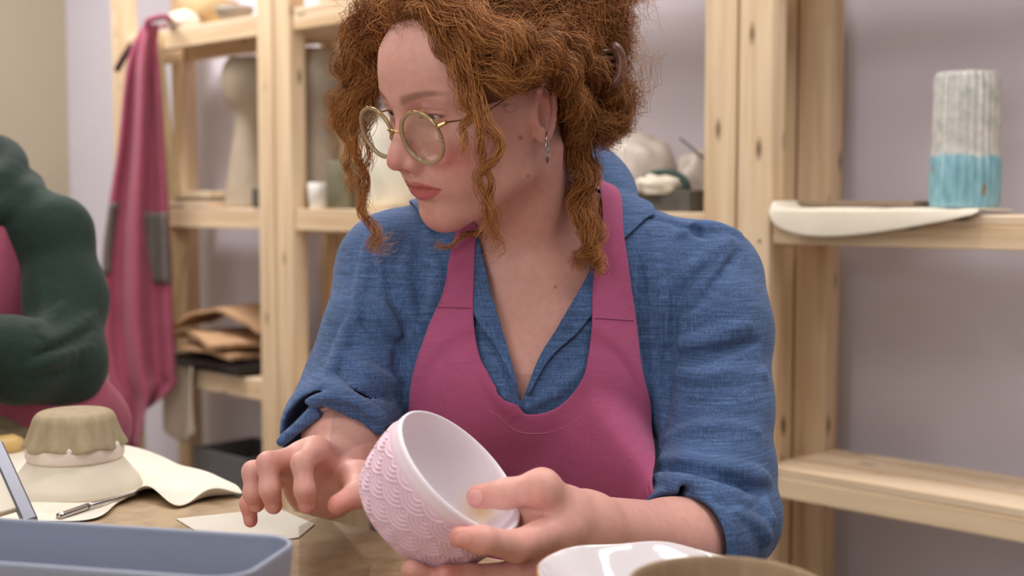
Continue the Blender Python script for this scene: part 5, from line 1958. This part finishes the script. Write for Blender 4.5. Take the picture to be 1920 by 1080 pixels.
# ---- blue-grey plastic tray
def tray():
    rz = TZ + 0.095
    c0, c1 = TB(572, 1008, rz), TB(-420, 946, rz)          # far rim right and left
    ux = (c1 - c0); L = np.linalg.norm(ux); ux /= L
    uy = np.array([-ux[1], ux[0], 0]); uy *= -np.sign(uy[1])    # towards us
    W, R = 0.098, 0.025
    def outline(off, z, inset=0.0):
        pts = []
        r = R
        for cx, cy, a0 in ((r, r, 180), (L - r, r, 270), (L - r, W - r, 0), (r, W - r, 90)):
            for a in np.linspace(a0, a0 + 90, 9):
                q = np.array([cx + (r + off) * math.cos(math.radians(a)), cy + (r + off) * math.sin(math.radians(a))])
                pts.append(c0 + ux * q[0] + uy * q[1] + np.array([0, 0, z - rz]))
        return pts
    rows = [outline(-0.012, TZ + 0.0005), outline(-0.009, TZ + 0.003), outline(0.0, rz - 0.002), outline(0.0, rz), outline(-0.0006, rz + 0.0008), outline(-0.0030, rz + 0.0008), outline(-0.0036, rz), outline(-0.0036, rz - 0.002), outline(-0.0115, TZ + 0.006), outline(-0.014, TZ + 0.004)]
    v = np.array(rows); n = v.shape[1]
    f = grid_faces(len(rows), n, wrap_v=True)
    vv = v.reshape(-1, 3)
    vv = np.vstack([vv, v[0].mean(0), v[-1].mean(0)])
    k = len(vv) - 2
    j = np.arange(n)
    cap0 = np.stack([(j + 1) % n, j, np.full(n, k)], 1); b = (len(rows) - 1) * n
    cap1 = np.stack([b + j, b + (j + 1) % n, np.full(n, k + 1)], 1)
    return mesh_np('plastic_tray', vv, np.vstack([tri(f), cap0, cap1])), c0, c1, ux, uy
me, tc0, tc1, tux, tuy = tray()
o = obj('plastic_tray', me, plain('blue-grey plastic', srgb(136, 142, 160), 0.45, var=0.03, scale=10, bump=0.05))
prop(o, 'blue-grey plastic tray with rounded corners at the lower left', 'tray')
# framed board leaning on the tray
M['frame_grey'] = plain('grey metal edge', srgb(128, 130, 140), 0.35, 0.6, var=0.02, bump=0)
brd = empty('framed_board', TB(30, 975), 'cream board with a grey metal edge leaning behind the tray', 'board')
p0, p1 = P(-8, 836, 1.10), P(58, 982, 1.03)
wd = np.array([-1.0, -0.25, 0.0]); wd /= np.linalg.norm(wd)
board('edge', p0, p1, 0.012, 0.010, wd, M['frame_grey'], brd, 0.0015)
board('panel', p0 + wd * 0.055, p1 + wd * 0.055, 0.10, 0.006, wd, M['plaster'], brd, 0.001)

# ---- white wavy plate and brown bowl, lower right
def plate_mat():
    k = NT('white glaze plate')
    at = k.n('ShaderNodeAttribute', attribute_name='Col')
    k.color(at.outputs['Color'])
    k.set(rough=0.08, spec=0.6)
    k.b.inputs['Coat Weight'].default_value = 0.6
    k.b.inputs['Coat Roughness'].default_value = 0.03
    k.bump(k.noise(k.coord(), 35.0, 2), 0.12, 0.004)
    return k.m
pc = TB(1205, 1073, TZ + 0.055); pc[2] = TZ
wav = lambda pr, th, r: r * (1 + (pr[:, :1] / 0.079) ** 3 * (0.014 * np.sin(th * 5 + 1.0) + 0.010 * np.sin(th * 9 + 2)))
prof = np.array([(0.0010, 0.0000), (0.0338, 0.0000), (0.0360, 0.0023), (0.0585, 0.0225), (0.0776, 0.0399), (0.0793, 0.0416), (0.0782, 0.0425), (0.0743, 0.0411), (0.0563, 0.0264), (0.0338, 0.0096), (0.0169, 0.0073), (0.0010, 0.0067)])
prof = np.vstack([prof[:1], spline(prof[1:-1], 50), prof[-1:]])
prof = prof * np.array([0.95, 1.32])
v, f = lathe(prof, 120, origin=pc, rfun=wav)
rr_ = np.hypot(v[:, 0] - pc[0], v[:, 1] - pc[1]); hh = v[:, 2] - pc[2]
tt = np.arctan2(v[:, 1] - pc[1], v[:, 0] - pc[0])
v[:, 2] += 0.0014 * np.sin(tt * 6 + .4) * (rr_ / 0.079) ** 3
me = mesh_np('plate', v, tri(f))
cc_ = np.tile(np.array(srgb(222, 216, 218)), (len(v), 1))
idx = np.repeat(np.arange(len(prof)), 120)
edge = np.exp(-((prof[idx, 0] - 0.0753) / 0.0016) ** 2)[:, None]
cc_ = cc_ * (1 - edge) + np.array(srgb(176, 132, 82)) * edge
vcol(me, cc_)
o = obj('plate', me, plate_mat())
prop(o, 'glossy white wavy plate with a brown rim at the lower right', 'plate')
bc = TB(1362, 1096, TZ + 0.100); bc[2] = TZ
prof = np.array([(0.0010, 0.0000), (0.0338, 0.0000), (0.0383, 0.0034), (0.0563, 0.0281), (0.0647, 0.0563), (0.0653, 0.0613), (0.0636, 0.0632), (0.0613, 0.0617), (0.0591, 0.0540), (0.0506, 0.0270), (0.0315, 0.0101), (0.0010, 0.0079)])
prof = np.vstack([prof[:1], spline(prof[1:-1], 40), prof[-1:]])
prof = prof * np.array([0.855, 1.60])
v, f = lathe(prof, 80, origin=bc)
o = obj('brown_bowl', mesh_np('brown_bowl', v, tri(f)), clay_mat('brown stoneware', srgb(168, 142, 112)))
prop(o, 'matt brown stoneware bowl in front of the white plate', 'bowl')

# ---- clay and rolling pin at the far left of the table
o = lump('clay_slab', TB(-10, 818) + np.array([-0.02, 0, 0.012]), (0.09, 0.06, 0.022), M['clay'], 50, 0.15)
prop(o, 'flat slab of pale clay at the far left of the table', 'clay')
o = obj('rolling_pin', tube_mesh('rolling_pin', spline([TB(-110, 872) + np.array([0, 0, .014]), TB(42, 852) + np.array([0, 0, .014])], 10), [.008] + [.013] * 8 + [.008], 16), plain('yellow wood', srgb(206, 172, 110), 0.5))
prop(o, 'yellow wooden rolling pin behind the plaster mould', 'rolling pin')

# ================================================================ the pink bowl in her hand
def bowl():
    prof = []
    HH, outer, inner = BOWL_H, BOWL_OUT, BOWL_IN
    rim = [(0.0603, 0.0), (0.0592, 0.0012), (0.0580, 0.0010)]
    pr = np.vstack([[(0.001, -HH)], outer, rim, inner])
    n = 420
    th = np.linspace(0, 2 * PI, n, endpoint=False)
    # arc length down the wall
    dl = np.r_[0, np.cumsum(np.linalg.norm(np.diff(outer[::-1], axis=0), axis=1))]
    s = np.full(len(pr), -1.0)
    s[1:1 + len(outer)] = dl[::-1]
    NC = 12
    R_ = 2 * PI * 0.0595 / NC / 2
    xx = (th * 0.0595)[None]
    yy = s[:, None] - 0.0085
    H = np.zeros((len(pr), n)); done = np.zeros((len(pr), n), bool)
    for row in range(-2, 12):
        cy = row * R_ * 0.58
        cx0 = (row % 2) * R_
        dx = (xx - cx0 + R_) % (2 * R_) - R_
        d = np.sqrt(dx ** 2 + (yy - cy) ** 2) / R_
        m = (d < 1) & ~done & (s[:, None] >= 0)
        rings = 0.5 + 0.5 * np.cos(2 * PI * (d * 4.5))
        H = np.where(m, rings, H)
        done |= m
    fade = np.clip((yy) / 0.002, 0, 1) * np.clip((0.064 - s[:, None]) / 0.006, 0, 1) * (s[:, None] >= 0)
    H *= fade
    r = pr[:, :1] + 0.0012 * H
    v = np.zeros((len(pr), n, 3))
    v[..., 0] = r * np.cos(th); v[..., 1] = r * np.sin(th); v[..., 2] = pr[:, 1:2]
    col = np.tile(np.array(srgb(234, 214, 220)), (len(pr), n, 1))
    pink = np.array(srgb(222, 176, 196))
    band = np.clip((s[:, None] - 0.004) / 0.006, 0, 1) * (s[:, None] >= 0)
    k = (band * (0.85 - 0.55 * H))[..., None]
    col = col * (1 - k) + pink * k
    ins = np.zeros((len(pr), n)); ins[1 + len(outer):] = 1
    wh = np.array(srgb(236, 228, 234))
    col = col * (1 - ins[..., None]) + wh * ins[..., None]
    # amber wash pooled inside, low on one side
    v = v.reshape(-1, 3)
    fm = frame(BOWL_A)
    w = v @ fm.T + BOWL_C
    amber = np.array(srgb(206, 168, 104))
    pw_ = PX(w); cand = np.nonzero((np.hypot(pw_[:, 0] - 905, pw_[:, 1] - 966) < 14) & (ins.reshape(-1) > 0))[0]
    sc_ = w[cand[np.argmax(w[cand, 1])]] if len(cand) else BOWL_C
    spot = np.exp(-(((w - sc_) / 0.017) ** 2).sum(1)).reshape(len(pr), n)[..., None] * ins[..., None]
    col = col * (1 - 0.85 * spot) + amber * 0.85 * spot
    me = mesh_np('pink_bowl', w, tri(grid_faces(len(pr), n, wrap_v=True))[:, ::-1])
    vcol(me, col.reshape(-1, 3))
    return me
def glaze_mat():
    k = NT('pink glaze')
    at = k.n('ShaderNodeAttribute', attribute_name='Col')
    k.color(at.outputs['Color'])
    k.set(rough=0.5, spec=0.35)
    return k.m
o = obj('pink_bowl', bowl(), glaze_mat())
prop(o, 'pink bowl with raised wave-scale pattern held tilted in her hand', 'bowl')
# ================================================================ the second person, at the far left of the table
D2 = 1.78
p2 = empty('person', P(-30, 760, D2) * np.array([1, 1, 0]) + np.array([0, 0, 0.45]), 'person in a dark green hoodie and plum apron, cut off by the left edge', 'person')
hood = Model()
S2, E2, W2 = P(104, 436, 1.80), P(116, 682, 1.70), P(-80, 640, 1.55)
T2 = P(-60, 560, 1.84)
hood.u(ell(T2, (0.125, 0.095, 0.17)))
hood.u(ell(T2 + np.array([0, 0.02, -0.2]), (0.125, 0.10, 0.14)), 0.05)
hood.u(cone(P(-50, 410, 1.83), S2, 0.046, 0.045), 0.03)
hood.u(cone(P(-60, 400, 1.83), P(-230, 425, 1.86), 0.05, 0.050), 0.04)
hood.u(chain([S2, P(124, 560, 1.77), E2], [0.047, 0.051, 0.053]), 0.03)
hood.u(chain([E2, P(30, 676, 1.62), W2], [0.053, 0.050, 0.042]), 0.03)
hood.u(chain([P(-230, 425, 1.86), P(-260, 620, 1.80), P(-170, 650, 1.57)], [0.052, 0.050, 0.040]), 0.02)
# hood lying in thick folds round the neck
hc0 = P(-92, 372, 1.81)
for rx, ry, dz, tl, r0, r1 in ((0.100, 0.085, 0.0, 0.030, 0.016, 0.026), (0.078, 0.075, 0.034, 0.040, 0.013, 0.022)):
    loop = [hc0 + np.array([rx * math.cos(a), ry * math.sin(a) + 0.012, tl * math.sin(a) + dz]) for a in np.linspace(0, 2 * PI, 25)]
    for i in range(24):
        back = 0.5 + 0.5 * math.sin((i + 0.5) / 24 * 2 * PI)
        hood.u(cone(loop[i], loop[i + 1], r0 + (r1 - r0) * back), 0.012)
hood.u(cone(P(-10, 372, 1.83), P(52, 378, 1.81), 0.034, 0.026), 0.03)
cast_h = Caster(*sdf_mesh(hood, (-1.02, 1.45, 0.60), (-0.45, 2.02, 1.20), 0.006))
folds(hood, [(0.006, [(70, 650), (120, 628), (175, 590)]), (-0.004, [(60, 668), (115, 648), (178, 615)]), (0.006, [(50, 690), (100, 676), (170, 650)]), (0.005, [(75, 520), (85, 580), (80, 630)]),
             (0.005, [(60, 610), (90, 600), (120, 570)]), (-0.004, [(40, 715), (90, 705), (150, 690)])], cast_h)
v, f = sdf_mesh(hood, (-1.02, 1.45, 0.52), (-0.45, 2.02, 1.20), 0.0045)
o = obj('hoodie', mesh_np('hoodie', v, f), M['hoodie'], p2)
# apron over it
ap = Model()
ap.u(ell(T2 + np.array([0.005, -0.006, 0.03]), (0.132, 0.104, 0.175)))
ap.u(ell(T2 + np.array([0, 0.016, -0.2]), (0.128, 0.106, 0.14)), 0.05)
ap.u(cone(P(-20, 790, 1.76), P(95, 775, 1.74), 0.085, 0.075), 0.05)
ap.u(cone(P(95, 775, 1.74), P(165, 800, 1.80), 0.075, 0.060), 0.05)
v, f = sdf_mesh(ap, (-1.02, 1.50, 0.50), (-0.40, 2.02, 1.10), 0.005)
px_ = PX(v)
keep = ((v[:, 1] < T2[1] + 0.02) & (px_[:, 0] < 70 - np.clip(px_[:, 1] - 420, 0, 200) * 0.06) & (px_[:, 0] > -170)) | (v[:, 2] < 0.86)
v, f, _ = drop(v, f, keep)
o = obj('apron', mesh_np('apron', v, f), M['apron_dusty'], p2)
solidify(o, 0.003)
# head, neck, hands
H2 = Frame3(_rot(0.55, 0.45, 0.0), P(-150, 205, 1.77), 0.98)
b2 = head_model(Model(), H2)
b2.u(cone(H2.pt((0, 0.02, -0.03)), P(-85, 400, 1.83), 0.05, 0.056), 0.02)
for wr2, sg in ((W2, 1), (P(-170, 650, 1.57), -1)):
    b2.u(cone(wr2, wr2 + np.array([-0.02 * sg, -0.06, -0.01]), 0.026, 0.024), 0.01)
    for k in range(4):
        a = wr2 + np.array([-0.03 + 0.018 * k, -0.075, -0.012])
        m_ = a + np.array([0.0, -0.035, -0.008]); e_ = m_ + np.array([0, -0.022, -0.016])
        b2.u([cone(wr2 + np.array([0, -.03, 0]), a, 0.016, 0.010), cone(a, m_, 0.010, 0.0085), cone(m_, e_, 0.0085, 0.0075)], 0.006)
    a = wr2 + np.array([0.03 * sg, -0.04, -0.008])
    b2.u([cone(wr2, a, 0.016, 0.012), cone(a, a + np.array([0.012 * sg, -0.035, -0.012]), 0.012, 0.009)], 0.006)
parts2 = [sdf_mesh(b2, H2.T - 0.15, H2.T + np.array([.15, .15, .15]), 0.0030),
          sdf_mesh(b2, (-1.1, 1.36, 0.70), (-0.6, 1.64, 0.92), 0.003)]
v, f = merge(parts2)
me = mesh_np('body', v, f)
c2_ = np.tile(np.array(srgb(208, 160, 140)), (len(v), 1))
vcol(me, c2_)
obj('body', me, M['skin'], p2)
for s_ in (1, -1):
    vv, ff = lathe([(0.0122 * math.sin(a), 0.0122 * math.cos(a)) for a in np.linspace(0.001, PI - 0.001, 16)], 16)
    ang = np.arccos(np.clip(vv[:, 2] / 0.0122, -1, 1))
    ec = np.tile(np.array(srgb(205, 192, 186)), (len(vv), 1)); ec[ang < 0.55] = srgb(60, 44, 34)
    me = mesh_np('eye', H2.pt((vv @ frame(GAZE).T) + np.array([s_ * EYE[0], EYE[1], EYE[2]])), tri(ff))
    vcol(me, ec)
    obj('eye', me, M['eye'], p2)
hr2 = Model().u(H2.ell((0, 0.020, 0.055), (0.083, 0.098, 0.086)))
hr2.s(H2.ell((0, -0.140, -0.006), (0.090, 0.085, 0.104)), 0.006).s(H2.cone((0, -0.10, -0.05), (0, 0.09, -0.06), 0.085, 0.06), 0.01)
v, f = sdf_mesh(hr2, H2.T - 0.16, H2.T + 0.16, 0.004)
v += rng.normal(0, 0.0012, v.shape)
obj('hair', mesh_np('hair', v, f), plain('dark brown hair', srgb(70, 50, 38), 0.6, var=0.3, scale=60, bump=0.6), p2)
tr = Model()
hp2 = P(-60, 780, 1.88); hp2[2] = 0.56
tr.u(ell(hp2, (0.16, 0.13, 0.10)))
for s in (-1, 1):
    kn = hp2 + np.array([s * 0.11, -0.34, -0.02]); an = kn + np.array([0, 0.04, -0.44])
    tr.u(cone(hp2 + np.array([s * 0.075, -0.02, 0]), kn, 0.085, 0.06), 0.04)
    tr.u(cone(kn, an, 0.058, 0.042), 0.02)
v, f = sdf_mesh(tr, hp2 - np.array([.3, .5, .53]), hp2 + np.array([.3, .2, .12]), 0.008)
obj('trousers', mesh_np('trousers', v, f), fabric('grey trousers', srgb(60, 60, 66)), p2)
for s in (-1, 1):
    sh = Model()
    b = hp2 * np.array([1, 1, 0]) + np.array([s * 0.11, -0.30, 0.042])
    sh.u(cone(b, b + np.array([0, -0.15, -0.006]), 0.042, 0.034), 0.02).u(cone(b, b + np.array([0, 0, 0.07]), 0.042, 0.044), 0.02)
    v, f = sdf_mesh(sh, b - np.array([.08, .22, .06]), b + np.array([.08, .08, .14]), 0.006)
    v[:, 2] = np.maximum(v[:, 2], 0.002)
    obj('shoe', mesh_np('shoe', v, f), M['black'], p2)
st2 = empty('stool', hp2 * np.array([1, 1, 0]), 'round wooden stool under the person in the green hoodie', 'stool')
lathe_obj('seat', [(0.001, 0.425), (0.155, 0.425), (0.165, 0.432), (0.165, 0.448), (0.155, 0.455), (0.001, 0.455)], hp2 * np.array([1, 1, 0]), M['pine'], st2)
for sx in (-1, 1):
    for sy in (-1, 1):
        board('leg', (hp2[0] + sx * 0.14, hp2[1] + sy * 0.14, 0), (hp2[0] + sx * 0.10, hp2[1] + sy * 0.10, 0.426), 0.034, 0.034, (1, 0, 0), M['pine'], st2)
